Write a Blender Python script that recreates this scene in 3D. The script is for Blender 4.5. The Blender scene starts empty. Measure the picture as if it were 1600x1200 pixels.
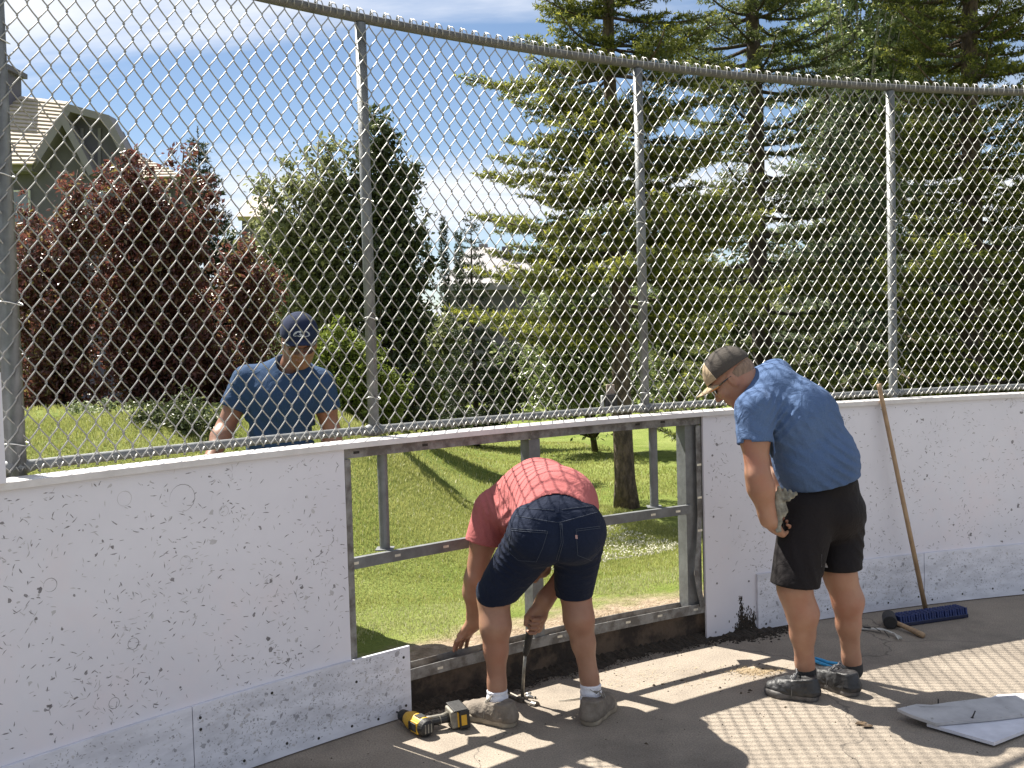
import bpy, math, random
import numpy as np
from mathutils import Vector, Matrix
rad = math.radians
SC = bpy.context.scene
COL = SC.collection
# ------------------------------------------------------------------ camera
PIT, ROL, EYE, F = 0.04549, -0.02777, 1.5, 1600.0
cam_d = bpy.data.cameras.new('camera'); cam = bpy.data.objects.new('camera', cam_d); COL.objects.link(cam)
cam.location = (0, 0, EYE)
cam.rotation_euler = (Matrix.Rotation(math.pi/2-PIT, 3, 'X') @ Matrix.Rotation(ROL, 3, 'Z')).to_euler()
cam_d.sensor_width = 36; cam_d.lens = 36; cam_d.clip_end = 2000; cam_d.clip_start = 0.05
SC.camera = cam
# ------------------------------------------------------------------ light
SUN_EL, SUN_SH = rad(55), rad(-40)      # elevation; heading of the shadows on the ground, from +X
SKY = 0.046; SUN = 5.0
sd = Vector((math.cos(SUN_SH)*math.cos(SUN_EL), math.sin(SUN_SH)*math.cos(SUN_EL), -math.sin(SUN_EL)))
sun_d = bpy.data.lights.new('sun', 'SUN'); sun_d.energy = SUN; sun_d.angle = rad(0.53); sun_d.color = (1, .945, .85)
sun = bpy.data.objects.new('sun', sun_d); COL.objects.link(sun); sun.rotation_euler = sd.to_track_quat('-Z', 'Y').to_euler()
sun.location = (-20, 20, 30)
W = bpy.data.worlds.new("World"); SC.world = W; W.use_nodes = True
nt = W.node_tree; bg = nt.nodes['Background']; bg.inputs[1].default_value = SKY
sky = nt.nodes.new('ShaderNodeTexSky'); sky.sky_type = 'NISHITA'; sky.sun_disc = False
sky.sun_elevation = SUN_EL
tosun = -sd
sky.sun_rotation = math.atan2(tosun.x, tosun.y)
sky.air_density = 1.0; sky.dust_density = 0.6; sky.ozone_density = 1.6; sky.altitude = 1000
def NN(t, ty, **k):
    n = t.nodes.new(ty)
    for a, b in k.items(): setattr(n, a, b)
    return n
# thin clouds: noise laid out on a high plane, mixed over the sky
tc = NN(nt, 'ShaderNodeTexCoord'); sep = NN(nt, 'ShaderNodeSeparateXYZ'); nt.links.new(tc.outputs['Generated'], sep.inputs[0])
def M2(op, a, b, t=None, c=None):
    t = t or nt
    n = NN(t, 'ShaderNodeMath', operation=op)
    for i, v in enumerate((a, b, c)):
        if v is None: continue
        if isinstance(v, (int, float)): n.inputs[i].default_value = v
        else: t.links.new(v, n.inputs[i])
    return n.outputs[0]
zz = M2('MAXIMUM', sep.outputs[2], 0.0); zz = M2('ADD', zz, 0.16)
cb = NN(nt, 'ShaderNodeCombineXYZ'); nt.links.new(M2('DIVIDE', sep.outputs[0], zz), cb.inputs[0]); nt.links.new(M2('DIVIDE', sep.outputs[1], zz), cb.inputs[1])
mp = NN(nt, 'ShaderNodeMapping'); mp.inputs['Location'].default_value = (CLX, CLY, 0) if 'CLX' in globals() else (1.4, 0.35, 0.0)
mp.inputs['Rotation'].default_value = (0, 0, rad(-14)); mp.inputs['Scale'].default_value = (0.42, 1.15, 1)
nt.links.new(cb.outputs[0], mp.inputs[0])
n1 = NN(nt, 'ShaderNodeTexNoise'); n1.inputs['Scale'].default_value = 1.15; n1.inputs['Detail'].default_value = 9; n1.inputs['Roughness'].default_value = .56; n1.inputs['Distortion'].default_value = .35
nt.links.new(mp.outputs[0], n1.inputs['Vector'])
mr = NN(nt, 'ShaderNodeMapRange', interpolation_type='SMOOTHSTEP'); mr.inputs[1].default_value = .41; mr.inputs[2].default_value = .62
nt.links.new(n1.outputs[0], mr.inputs[0])
mx = NN(nt, 'ShaderNodeMix', data_type='RGBA'); nt.links.new(mr.outputs[0], mx.inputs[0])
hz = NN(nt, 'ShaderNodeMix', data_type='RGBA'); hz.inputs[0].default_value = 0.0
nt.links.new(sky.outputs[0], mx.inputs[6]); mx.inputs[7].default_value = (7.8, 8.1, 8.8, 1)
nt.links.new(mx.outputs[2], bg.inputs[0])
SC.view_settings.view_transform = 'Standard'; SC.view_settings.look = 'None'; SC.view_settings.exposure = 1.48; SC.view_settings.gamma = 1
SC.cycles.max_bounces = 8; SC.cycles.transparent_max_bounces = 8; SC.cycles.sample_clamp_indirect = 6
# ------------------------------------------------------------------ geometry of the view, used to measure real positions
def pix(px, py, Y):
    "world point at depth Y that the photograph shows at px, py"
    x = (px-800)/F; y = -(py-600)/F; c, s = math.cos(ROL), math.sin(ROL)
    X = c*x-s*y; Yc = s*x+c*y
    d = (X, math.cos(PIT)+Yc*math.sin(PIT), -math.sin(PIT)+Yc*math.cos(PIT))
    t = Y/d[1]
    return np.array((d[0]*t, Y, EYE+d[2]*t))
def pixz(px, py, z=0.0):
    p = pix(px, py, 1.0); t = (z-EYE)/(p[2]-EYE)
    return np.array((p[0]*t, t, z))
CX, CY, R = 4.41237, -1.87220, 7.64933
def arc(deg, r=0.0, z=0.0):
    a = rad(deg); return np.array((CX+(R+r)*math.sin(a), CY+(R+r)*math.cos(a), z))
# ------------------------------------------------------------------ mesh helpers
rng = np.random.default_rng(7)
def mesh_np(name, V, Q=None, T=None, smooth=False, attrs=None, matidx=None, vattrs=None):
    V = np.asarray(V, np.float32).reshape(-1, 3)
    me = bpy.data.meshes.new(name)
    loops = []; sizes = []
    if Q is not None and len(Q): Q = np.asarray(Q, np.int32).reshape(-1, 4); loops.append(Q.ravel()); sizes.append(np.full(len(Q), 4, np.int32))
    if T is not None and len(T): T = np.asarray(T, np.int32).reshape(-1, 3); loops.append(T.ravel()); sizes.append(np.full(len(T), 3, np.int32))
    L = np.concatenate(loops); S = np.concatenate(sizes)
    me.vertices.add(len(V)); me.vertices.foreach_set('co', V.ravel())
    me.loops.add(len(L)); me.loops.foreach_set('vertex_index', L)
    st = np.zeros(len(S), np.int32); st[1:] = np.cumsum(S)[:-1]
    me.polygons.add(len(S)); me.polygons.foreach_set('loop_start', st); me.polygons.foreach_set('loop_total', S)
    if matidx is not None: me.polygons.foreach_set('material_index', np.asarray(matidx, np.int32))
    me.polygons.foreach_set('use_smooth', np.full(len(S), bool(smooth)))
    for k, v in (attrs or {}).items():
        a = me.attributes.new(k, 'FLOAT', 'FACE'); a.data.foreach_set('value', np.asarray(v, np.float32))
    for k, v in (vattrs or {}).items():
        a = me.attributes.new(k, 'FLOAT', 'POINT'); a.data.foreach_set('value', np.asarray(v, np.float32))
    me.update(calc_edges=True); me.validate(clean_customdata=False)
    return me
def put(name, me, mats, parent=None, loc=None):
    o = bpy.data.objects.new(name, me); COL.objects.link(o)
    for m in (mats if isinstance(mats, (list, tuple)) else [mats]): me.materials.append(m)
    if parent is not None:
        o.parent = parent
        o.matrix_parent_inverse = PARINV.get(parent.name, Matrix.Identity(4))
    if loc is not None: o.location = loc
    return o
PARINV = {}
def tag(o, label=None, cat=None, group=None, kind=None):
    if label: o['label'] = label
    if cat: o['category'] = cat
    if group: o['group'] = group
    if kind: o['kind'] = kind
    return o
def thing(name, label, cat, loc=(0, 0, 0), group=None):
    o = bpy.data.objects.new(name, None); COL.objects.link(o); o.location = loc; o.empty_display_size = .1
    PARINV[o.name] = Matrix.Translation(-Vector(loc))      # parts are built in world coordinates
    return tag(o, label, cat, group)
class MB:
    "collects quads and tris"
    def __init__(s): s.V = []; s.Q = []; s.T = []; s.n = 0; s.qm = []; s.tm = []
    def add(s, V, Q=None, T=None, m=0):
        V = np.asarray(V, float).reshape(-1, 3); s.V.append(V)
        if Q is not None and len(Q): Q = np.asarray(Q).reshape(-1, 4); s.Q.append(Q+s.n); s.qm.append(np.full(len(Q), m))
        if T is not None and len(T): T = np.asarray(T).reshape(-1, 3); s.T.append(T+s.n); s.tm.append(np.full(len(T), m))
        s.n += len(V); return s
    def box(s, c, sz, rot=None, m=0):
        a = np.array([[x, y, z] for z in (-.5, .5) for y in (-.5, .5) for x in (-.5, .5)])*np.array(sz)
        if rot is not None: a = a @ np.array(rot).T
        return s.add(a+np.array(c), [(0, 2, 3, 1), (4, 5, 7, 6), (0, 1, 5, 4), (2, 6, 7, 3), (0, 4, 6, 2), (1, 3, 7, 5)], m=m)
    def tube(s, P, r, n=8, caps=True, m=0, up=None, flat=1.0):
        P = np.asarray(P, float); k = len(P); r = np.broadcast_to(r, (k,))
        T = np.gradient(P, axis=0); T /= np.linalg.norm(T, axis=1)[:, None]+1e-12
        u = np.array(up if up is not None else ((0, 0, 1) if abs(T[0][2]) < .9 else (0, 1, 0)), float)
        Vs = []
        for i in range(k):
            a = u-T[i]*u.dot(T[i]); a /= np.linalg.norm(a)+1e-12; b = np.cross(T[i], a); u = a
            th = np.arange(n)/n*2*np.pi
            Vs.append(P[i]+r[i]*(np.cos(th)[:, None]*a*flat+np.sin(th)[:, None]*b))
        V = np.concatenate(Vs); Q = []
        for i in range(k-1):
            for j in range(n):
                j2 = (j+1) % n; Q.append((i*n+j, i*n+j2, (i+1)*n+j2, (i+1)*n+j))
        T3 = []
        if caps:
            V = np.concatenate([V, P[:1], P[-1:]])
            for j in range(n):
                T3.append((j, k*n, (j+1) % n)); T3.append(((k-1)*n+j, (k-1)*n+(j+1) % n, k*n+1))
        return s.add(V, Q, T3, m=m)
    def lathe(s, prof, n=20, M=None, m=0):
        "prof: (r, z) pairs round local z"
        th = np.arange(n)/n*2*np.pi; V = []
        for r, z in prof: V.append(np.stack([r*np.cos(th), r*np.sin(th), np.full(n, z)], 1))
        V = np.concatenate(V); Q = []
        for i in range(len(prof)-1):
            for j in range(n):
                j2 = (j+1) % n; Q.append((i*n+j, i*n+j2, (i+1)*n+j2, (i+1)*n+j))
        if M is not None: V = V @ np.array(M)[:3, :3].T+np.array(M)[:3, 3]
        return s.add(V, Q, m=m)
    def sheet(s, G, m=0):
        "G: (a, b, 3) grid of points"
        G = np.asarray(G, float); a, b = G.shape[:2]; I = np.arange(a*b).reshape(a, b)
        Q = np.stack([I[:-1, :-1], I[:-1, 1:], I[1:, 1:], I[1:, :-1]], -1).reshape(-1, 4)
        return s.add(G.reshape(-1, 3), Q, m=m)
    def prism(s, pts, d, m=0):
        "closed outline pts (k,3) pushed along vector d"
        P = np.asarray(pts, float); k = len(P); d = np.asarray(d, float)
        V = np.concatenate([P, P+d, [P.mean(0)], [P.mean(0)+d]])
        Q = [(i, (i+1) % k, k+(i+1) % k, k+i) for i in range(k)]
        T = [(2*k, (i+1) % k, i) for i in range(k)]+[(2*k+1, k+i, k+(i+1) % k) for i in range(k)]
        return s.add(V, Q, T, m=m)
    def mesh(s, name, smooth=False, vattrs=None):
        Q = np.concatenate(s.Q) if s.Q else None; T = np.concatenate(s.T) if s.T else None
        mi = np.concatenate(s.qm+s.tm)
        return mesh_np(name, np.concatenate(s.V), Q, T, smooth, matidx=mi, vattrs=vattrs)
    def obj(s, name, mats, parent=None, smooth=False, bevel=0, auto=None):
        o = put(name, s.mesh(name, smooth), mats, parent)
        if bevel:
            b = o.modifiers.new('bevel', 'BEVEL'); b.width = bevel; b.segments = 2; b.limit_method = 'ANGLE'; b.angle_limit = rad(40)
        return o
def arcbox(mb, a0, a1, r0, r1, z0, z1, n=None, m=0):
    "solid bent along the rink curve; r0 inner, r1 outer (offsets)"
    n = n or max(2, int(abs(a1-a0)/1.2)+1); A = np.linspace(a0, a1, n)
    rows = []
    for a in A: rows.append([arc(a, r0, z0), arc(a, r1, z0), arc(a, r1, z1), arc(a, r0, z1)])
    V = np.array(rows).reshape(-1, 3); Q = []
    for i in range(n-1):
        for j in range(4):
            j2 = (j+1) % 4; Q.append((i*4+j, (i+1)*4+j, (i+1)*4+j2, i*4+j2))
    Q.append((0, 1, 2, 3)); e = (n-1)*4; Q.append((e, e+3, e+2, e+1))
    return mb.add(V, Q, m=m)
# ------------------------------------------------------------------ materials
def mat(name, c1, c2=None, rough=.7, scale=8, detail=6, bump=0, bscale=None, metal=0, coord='Object', stretch=(1, 1, 1), spec=.5, lo=.35, hi=.65, c3=None, s3=2.0, lo3=.5, hi3=.7, trans=0, sheen=0, sss=0, bdist=.01):
    m = bpy.data.materials.new(name); m.use_nodes = True; t = m.node_tree; b = t.nodes['Principled BSDF']
    b.inputs['Roughness'].default_value = rough; b.inputs['Metallic'].default_value = metal; b.inputs['Specular IOR Level'].default_value = spec
    co = NN(t, 'ShaderNodeTexCoord'); mp = NN(t, 'ShaderNodeMapping'); mp.inputs['Scale'].default_value = stretch
    t.links.new(co.outputs[coord], mp.inputs[0]); col = None
    if c2 is None: b.inputs['Base Color'].default_value = (*c1, 1)
    else:
        n = NN(t, 'ShaderNodeTexNoise'); n.inputs['Scale'].default_value = scale; n.inputs['Detail'].default_value = detail; n.inputs['Roughness'].default_value = .62
        t.links.new(mp.outputs[0], n.inputs['Vector'])
        r = NN(t, 'ShaderNodeMapRange'); r.inputs[1].default_value = lo; r.inputs[2].default_value = hi; t.links.new(n.outputs[0], r.inputs[0])
        x = NN(t, 'ShaderNodeMix', data_type='RGBA'); x.inputs[6].default_value = (*c1, 1); x.inputs[7].default_value = (*c2, 1); t.links.new(r.outputs[0], x.inputs[0])
        col = x.outputs[2]
        if c3 is not None:
            n3 = NN(t, 'ShaderNodeTexNoise'); n3.inputs['Scale'].default_value = s3; n3.inputs['Detail'].default_value = 8; n3.inputs['Roughness'].default_value = .65
            t.links.new(mp.outputs[0], n3.inputs['Vector'])
            r3 = NN(t, 'ShaderNodeMapRange'); r3.inputs[1].default_value = lo3; r3.inputs[2].default_value = hi3; t.links.new(n3.outputs[0], r3.inputs[0])
            x3 = NN(t, 'ShaderNodeMix', data_type='RGBA'); t.links.new(col, x3.inputs[6]); x3.inputs[7].default_value = (*c3, 1); t.links.new(r3.outputs[0], x3.inputs[0]); col = x3.outputs[2]
        t.links.new(col, b.inputs['Base Color'])
    if bump:
        n2 = NN(t, 'ShaderNodeTexNoise'); n2.inputs['Scale'].default_value = bscale or scale*3; n2.inputs['Detail'].default_value = 5
        t.links.new(mp.outputs[0], n2.inputs['Vector'])
        bp = NN(t, 'ShaderNodeBump'); bp.inputs['Strength'].default_value = bump; bp.inputs['Distance'].default_value = bdist
        t.links.new(n2.outputs[0], bp.inputs['Height']); t.links.new(bp.outputs[0], b.inputs['Normal'])
    if sss:
        b.inputs['Subsurface Weight'].default_value = sss; b.inputs['Subsurface Radius'].default_value = (1, .35, .2); b.inputs['Subsurface Scale'].default_value = .006
    if sheen: b.inputs['Sheen Weight'].default_value = sheen
    return m
def leafmat(name, dark, light, tip=None, trans=.35, rough=.5, spec=.4):
    "colour from the per-face attribute 'tint' (0 dark .. 1 light) and 'tip'"
    m = bpy.data.materials.new(name); m.use_nodes = True; t = m.node_tree; b = t.nodes['Principled BSDF']; out = t.nodes['Material Output']
    b.inputs['Roughness'].default_value = rough; b.inputs['Specular IOR Level'].default_value = spec
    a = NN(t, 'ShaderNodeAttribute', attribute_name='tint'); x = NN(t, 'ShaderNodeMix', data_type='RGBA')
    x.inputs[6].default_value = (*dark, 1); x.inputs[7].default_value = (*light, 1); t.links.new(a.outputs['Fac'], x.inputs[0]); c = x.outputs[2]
    if tip:
        a2 = NN(t, 'ShaderNodeAttribute', attribute_name='tip'); x2 = NN(t, 'ShaderNodeMix', data_type='RGBA'); t.links.new(c, x2.inputs[6])
        x2.inputs[7].default_value = (*tip, 1); t.links.new(a2.outputs['Fac'], x2.inputs[0]); c = x2.outputs[2]
    t.links.new(c, b.inputs['Base Color'])
    tr = NN(t, 'ShaderNodeBsdfTranslucent'); t.links.new(c, tr.inputs[0]); mxs = NN(t, 'ShaderNodeMixShader'); mxs.inputs[0].default_value = trans
    t.links.new(b.outputs[0], mxs.inputs[1]); t.links.new(tr.outputs[0], mxs.inputs[2]); t.links.new(mxs.outputs[0], out.inputs[0])
    return m
M_CONC = mat('worn_concrete', (.265, .225, .18), (.215, .182, .146), rough=.9, scale=5, bump=.5, bscale=90, c3=(.12, .10, .08), s3=1.6, lo3=.50, hi3=.74, bdist=.004)
def conc_detail(m):
    t = m.node_tree; b = t.nodes['Principled BSDF']; src = b.inputs['Base Color'].links[0].from_socket; g = NN(t, 'ShaderNodeNewGeometry')
    n = NN(t, 'ShaderNodeTexNoise'); n.inputs['Scale'].default_value = 170; n.inputs['Detail'].default_value = 4; t.links.new(g.outputs['Position'], n.inputs['Vector'])
    r = NN(t, 'ShaderNodeMapRange'); r.inputs[1].default_value = .35; r.inputs[2].default_value = .65; r.inputs[3].default_value = .72; r.inputs[4].default_value = 1.22; t.links.new(n.outputs[0], r.inputs[0])
    x = NN(t, 'ShaderNodeMix', data_type='RGBA', blend_type='MULTIPLY'); x.inputs[0].default_value = 1; t.links.new(src, x.inputs[6]); t.links.new(r.outputs[0], x.inputs[7])
    w = NN(t, 'ShaderNodeTexNoise'); w.inputs['Scale'].default_value = 2.2; w.inputs['Detail'].default_value = 6; t.links.new(g.outputs['Position'], w.inputs['Vector'])
    va = NN(t, 'ShaderNodeVectorMath', operation='ADD'); vs = NN(t, 'ShaderNodeVectorMath', operation='SCALE'); vs.inputs[3].default_value = .5; t.links.new(w.outputs[1], vs.inputs[0]); t.links.new(g.outputs['Position'], va.inputs[0]); t.links.new(vs.outputs[0], va.inputs[1])
    v = NN(t, 'ShaderNodeTexVoronoi', feature='DISTANCE_TO_EDGE'); v.inputs['Scale'].default_value = .55; t.links.new(va.outputs[0], v.inputs['Vector'])
    cr = M2('LESS_THAN', v.outputs['Distance'], .0022, t); x2 = NN(t, 'ShaderNodeMix', data_type='RGBA'); t.links.new(M2('MULTIPLY', cr, .6, t), x2.inputs[0]); t.links.new(x.outputs[2], x2.inputs[6]); x2.inputs[7].default_value = (.07, .06, .05, 1)
    t.links.new(x2.outputs[2], b.inputs['Base Color'])
conc_detail(M_CONC)
M_CURB = mat('shade_dark_concrete', (.085, .062, .045), (.022, .017, .014), rough=.9, scale=6, bump=.8, bscale=40, lo=.42, hi=.56)  # shade on the recessed kerb is put into these dark tones
M_GALV = mat('galvanised_steel', (.20, .21, .215), (.13, .135, .14), rough=.55, metal=.35, scale=14, bump=.15, bscale=60)
M_RAIL = mat('dull_galvanised_rail', (.14, .138, .132), (.095, .093, .09), rough=.6, metal=.25, scale=20, bump=.15, bscale=60)
M_OLD = mat('stained_steel', (.25, .25, .245), (.12, .112, .105), rough=.6, metal=.35, scale=16, bump=.3, bscale=70, lo=.4, hi=.6)
M_WIRE = mat('galvanised_wire', (.36, .355, .34), (.25, .245, .235), rough=.42, metal=.5, scale=60)
M_BRD = mat('white_plastic_board', (.665, .66, .72), (.62, .615, .675), rough=.42, scale=3, bump=.04, bscale=6, c3=(.70, .63, .665), s3=.9, lo3=.56, hi3=.75, spec=.45)
M_KICK = mat('scuffed_kick_plate', (.66, .665, .73), (.53, .535, .59), rough=.5, scale=7, detail=9, stretch=(1, 1, 3), bump=.06, bscale=30, lo=.4, hi=.62)
M_CAP = mat('white_cap', (.62, .60, .60), (.52, .50, .50), rough=.45, scale=12)
M_SCUFF = mat('rubber_scuff', (.13, .12, .13), (.28, .27, .29), rough=.6, scale=50)
M_SCUFF2 = mat('faint_scuff', (.50, .49, .51), (.42, .41, .43), rough=.6, scale=50)
M_DARK = mat('dark_hole', (.03, .028, .025), rough=.8)
M_DIRT = mat('bare_dirt', (.40, .31, .22), (.27, .20, .14), rough=.95, scale=14, bump=.8, bscale=70)
M_SOIL = mat('black_soil', (.02, .016, .012), (.055, .042, .03), rough=.95, scale=60, bump=1, bscale=150)
def unit(v): v = np.asarray(v, float); return v/(np.linalg.norm(v, axis=-1, keepdims=True)+1e-9)
# ------------------------------------------------------------------ rink floor
def radial(x, y): return math.hypot(x-CX, y-CY)
mb = MB()
angs = np.linspace(0, 360, 241); 
ring = [arc(a, -.004 if (a < 8 or a > 285) else -.004, 0) for a in angs]
G = np.array([[np.array((CX, CY, 0))*(1-t)+p*t for p in ring] for t in (0.0001, .3, .6, .85, 1)])
mb.sheet(G[:, ::-1])
floor = tag(mb.obj('rink_floor', M_CONC), kind='structure')
# ------------------------------------------------------------------ lawn terrain
A_SM = lambda e0, e1, v: (lambda t: t*t*(3-2*t))(np.clip((v-e0)/(e1-e0), 0, 1))
def terr(x, y):
    x = np.asarray(x, float); y = np.asarray(y, float)
    d = np.hypot(x-CX, y-CY)-R
    z = .10-.052*np.clip(d-.25, 0, 22)-.012*np.clip(d-22, 0, 1e9)
    q = -x/np.maximum(y, .5)
    z = z+1.12*A_SM(.4, 4.6, d+.0*x)*A_SM(-.01, .20, q)*(1-.35*A_SM(6, 20, d)*A_SM(.25, .05, q))
    z = z+.7*A_SM(8, 26, d)*A_SM(.30, .75, q)
    z = z+.05*np.sin(x*1.1+y*.7)*A_SM(1, 4, d)+.02*np.sin(x*3.1-y*2.3)*A_SM(.6, 2, d)
    z = z-.06*A_SM(.35, .15, d)
    return z
rr = np.concatenate([np.array([.10, .14, .2, .28, .4, .6, .85, 1.2]), 1.2+np.linspace(.35, 14, 40), 16+np.geomspace(1, 600, 34)])
aa = np.concatenate([np.arange(-180, -75, 5), np.arange(-75, 30, .6), np.arange(30, 181, 5)])
AA, RR = np.meshgrid(np.radians(aa), rr); X = CX+(R+RR)*np.sin(AA); Y = CY+(R+RR)*np.cos(AA)
G = np.stack([X, Y, terr(X, Y)], -1)
M_LAWN = bpy.data.materials.new('lawn'); M_LAWN.use_nodes = True
def lawn_mat(m):
    t = m.node_tree; b = t.nodes['Principled BSDF']; b.inputs['Roughness'].default_value = .9; b.inputs['Specular IOR Level'].default_value = .1
    g = NN(t, 'ShaderNodeNewGeometry')
    def noise(s, d=6):
        n = NN(t, 'ShaderNodeTexNoise'); n.inputs['Scale'].default_value = s; n.inputs['Detail'].default_value = d; n.inputs['Roughness'].default_value = .7; t.links.new(g.outputs['Position'], n.inputs['Vector']); return n.outputs[0]
    def rng_(v, a, b_):
        r = NN(t, 'ShaderNodeMapRange'); r.inputs[1].default_value = a; r.inputs[2].default_value = b_; t.links.new(v, r.inputs[0]); return r.outputs[0]
    def mix(f, a, c):
        x = NN(t, 'ShaderNodeMix', data_type='RGBA'); t.links.new(f, x.inputs[0])
        for i, v in ((6, a), (7, c)):
            if isinstance(v, tuple): x.inputs[i].default_value = (*v, 1)
            else: t.links.new(v, x.inputs[i])
        return x.outputs[2]
    c = mix(rng_(noise(9), .3, .7), (.085, .13, .02), (.19, .23, .05))
    c = mix(rng_(noise(.7, 3), .4, .65), c, (.21, .24, .07))
    # dry soil strip next to the kerb, with a ragged edge
    sx = NN(t, 'ShaderNodeSeparateXYZ'); t.links.new(g.outputs['Position'], sx.inputs[0])
    dx = M2('SUBTRACT', sx.outputs[0], CX, t); dy = M2('SUBTRACT', sx.outputs[1], CY, t)
    d = M2('SQRT', M2('ADD', M2('MULTIPLY', dx, dx, t), M2('MULTIPLY', dy, dy, t), t), 0, t)
    d = M2('ADD', d, M2('MULTIPLY', noise(2.2, 5), .9, t), t)
    f = NN(t, 'ShaderNodeMapRange'); f.inputs[1].default_value = R+.90; f.inputs[2].default_value = R+1.15; t.links.new(d, f.inputs[0])
    soil = mix(rng_(noise(16, 8), .4, .62), (.42, .33, .24), (.24, .18, .12))
    c = mix(f.outputs[0], soil, c)
    t.links.new(c, b.inputs['Base Color'])
    bp = NN(t, 'ShaderNodeBump'); bp.inputs['Strength'].default_value = .9; bp.inputs['Distance'].default_value = .04; t.links.new(noise(45, 4), bp.inputs['Height']); t.links.new(bp.outputs[0], b.inputs['Normal'])
lawn_mat(M_LAWN)
mb = MB(); mb.sheet(G); lawn = tag(mb.obj('lawn', M_LAWN, smooth=True), kind='structure')
# concrete kerb the frame stands on
mb = MB(); arcbox(mb, -72, 12, .035, .115, -.02, .128, 120)
me = mb.mesh('kerb'); curb = tag(put('kerb', me, M_CURB), kind='structure')
# ------------------------------------------------------------------ scuff marks
def scuffs(mb, a0, a1, z0, z1, r, n, mi, size=(.006, .03), dens=None, seed=1, big=0):
    g = np.random.default_rng(seed)
    for k in range(n):
        a = g.uniform(a0, a1); z = g.uniform(z0, z1)
        if dens and g.random() > dens(a, z): continue
        kind = g.random(); L = g.uniform(*size)*.85; a0_ = a*(1+.9*(g.random() < .15))
        th = g.normal(0, .75)+(np.pi/2 if g.random() < .2 else 0); cur = g.normal(0, 22)
        w0 = g.uniform(.0007, .0019)
        if big and k < big: L = g.uniform(.10, .26); cur = g.choice([-1, 1])*g.uniform(20, 55); w0 = .0009; kind = .5
        if kind < .08:   # smudge blob
            m = 7; ph = np.arange(m)/m*2*np.pi; rad_ = g.uniform(.003, .011)*(.25+.9*g.random(m)); sx = g.uniform(.4, 1.7); tw_ = g.uniform(0, 3.14)
            pts = [(np.cos(p)*q*sx*np.cos(tw_)-np.sin(p)*q*np.sin(tw_), np.cos(p)*q*sx*np.sin(tw_)+np.sin(p)*q*np.cos(tw_)) for p, q in zip(ph, rad_)]
            V = [arc(a+np.degrees(x/R), r, z+y) for x, y in pts]+[arc(a, r, z)]
            mb.add(V, T=[(i, m, (i+1) % m) for i in range(m)], m=mi if g.random() < .6 else mi+1)
            continue
        m = 7 if L < .1 else 18; u = np.linspace(-.5, .5, m)*L
        x = u; ang = th+cur*u; dx = np.cos(ang); dy = np.sin(ang); X = np.concatenate([[0], np.cumsum((dx[1:]+dx[:-1])/2*np.diff(u))]); Yy = np.concatenate([[0], np.cumsum((dy[1:]+dy[:-1])/2*np.diff(u))])
        wd = w0*np.sin(np.linspace(.12, np.pi-.12, m))*(.6+.8*g.random(m))
        V = []
        for i in range(m):
            V.append(arc(a+np.degrees((X[i]-dy[i]*wd[i])/R), r, z+Yy[i]+dx[i]*wd[i])); V.append(arc(a+np.degrees((X[i]+dy[i]*wd[i])/R), r, z+Yy[i]-dx[i]*wd[i]))
        I = np.arange(m-1)*2
        mb.add(V, Q=np.stack([I, I+1, I+3, I+2], 1), m=mi if g.random() < (.55 if L < .1 else .25) else mi+1)
SM = [M_BRD, M_SCUFF, M_SCUFF2]; M_SCUFF3 = mat('grey_scuff', (.36, .36, .39), (.26, .26, .29), rough=.6, scale=50)
AL, AR = -41.38, -27.2         # edges of the opening
def screws(mb, spots, r, m=0, rad_=.0055):
    for a, z in spots:
        c = arc(a, r, z); t = arc(a+.05, r, z)-c; t /= np.linalg.norm(t); u = np.array((0, 0, 1.)); nrm = np.cross(t, u)
        if nrm.dot(np.array((CX, CY, z))-c) < 0: nrm = -nrm
        th = np.arange(8)/8*2*np.pi; P = c+rad_*(np.cos(th)[:, None]*t+np.sin(th)[:, None]*u); mb.prism(P, nrm*.0015, m=m)
# left boards
bl = thing('dasher_board', 'scuffed white boards filling the left of the picture, under the blue capped man', 'rink board', tuple(arc(-52)))
mb = MB(); arcbox(mb, -70, AL, 0, .012, .02, 1.10)
pat = lambda a, z: .30+.70*float(np.clip(.5+.5*math.sin(a*1.3+2*math.sin(z*5))+.35*math.sin(a*3.1+z*9), 0, 1))*(1.15-.35*z)
scuffs(mb, -58, AL-.15, .30, 1.08, -.0006, 3700, 1, seed=3, big=30, dens=pat)
mb.obj('panel', SM, bl)
def kick(a0, a1, seed, parent, n, z1=.285):
    mb = MB(); arcbox(mb, a0, a1, -.0135, -.0015, .006, z1)
    mb.obj('kick_plate', [M_KICK], parent, bevel=.0015)
    mb = MB(); scuffs(mb, a0+.1, a1-.1, .03, z1-.01, -.0142, n, 0, size=(.004, .018), seed=seed); 
    o = mb.obj('scuff_marks', [M_SCUFF2, M_SCUFF2], parent) if False else None
    return mb
def kickfull(a0, a1, seed, parent, n, z1=.285, sp=None, skew=0):
    mb = MB(); arcbox(mb, a0, a1, -.0135, -.0015, .006, z1)
    if skew:
        V = mb.V[0]; z = V[:, 2]; 
        for i in range(len(V)-4, len(V)): V[i] = arc(a1+skew*(z[i]/z1), -.0135 if (i-len(V)) in (-4, -1) else -.0015, z[i])
    scuffs(mb, a0+.1, a1-.25, .03, z1-.012, -.0142, int(n*1.7), 2 if n < 300 else 1, size=(.004, .016), seed=seed)
    spots = sp or [(a, .03+.012*((i*7) % 3)) for i, a in enumerate(np.arange(a0+.35, a1-.2, 1.45))]
    screws(mb, spots, -.0137, m=3)
    return mb.obj('kick_plate', [M_KICK, M_SCUFF3, M_SCUFF2, M_DARK], parent)
kickfull(-70, -46.32, 11, bl, 1700)
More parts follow.
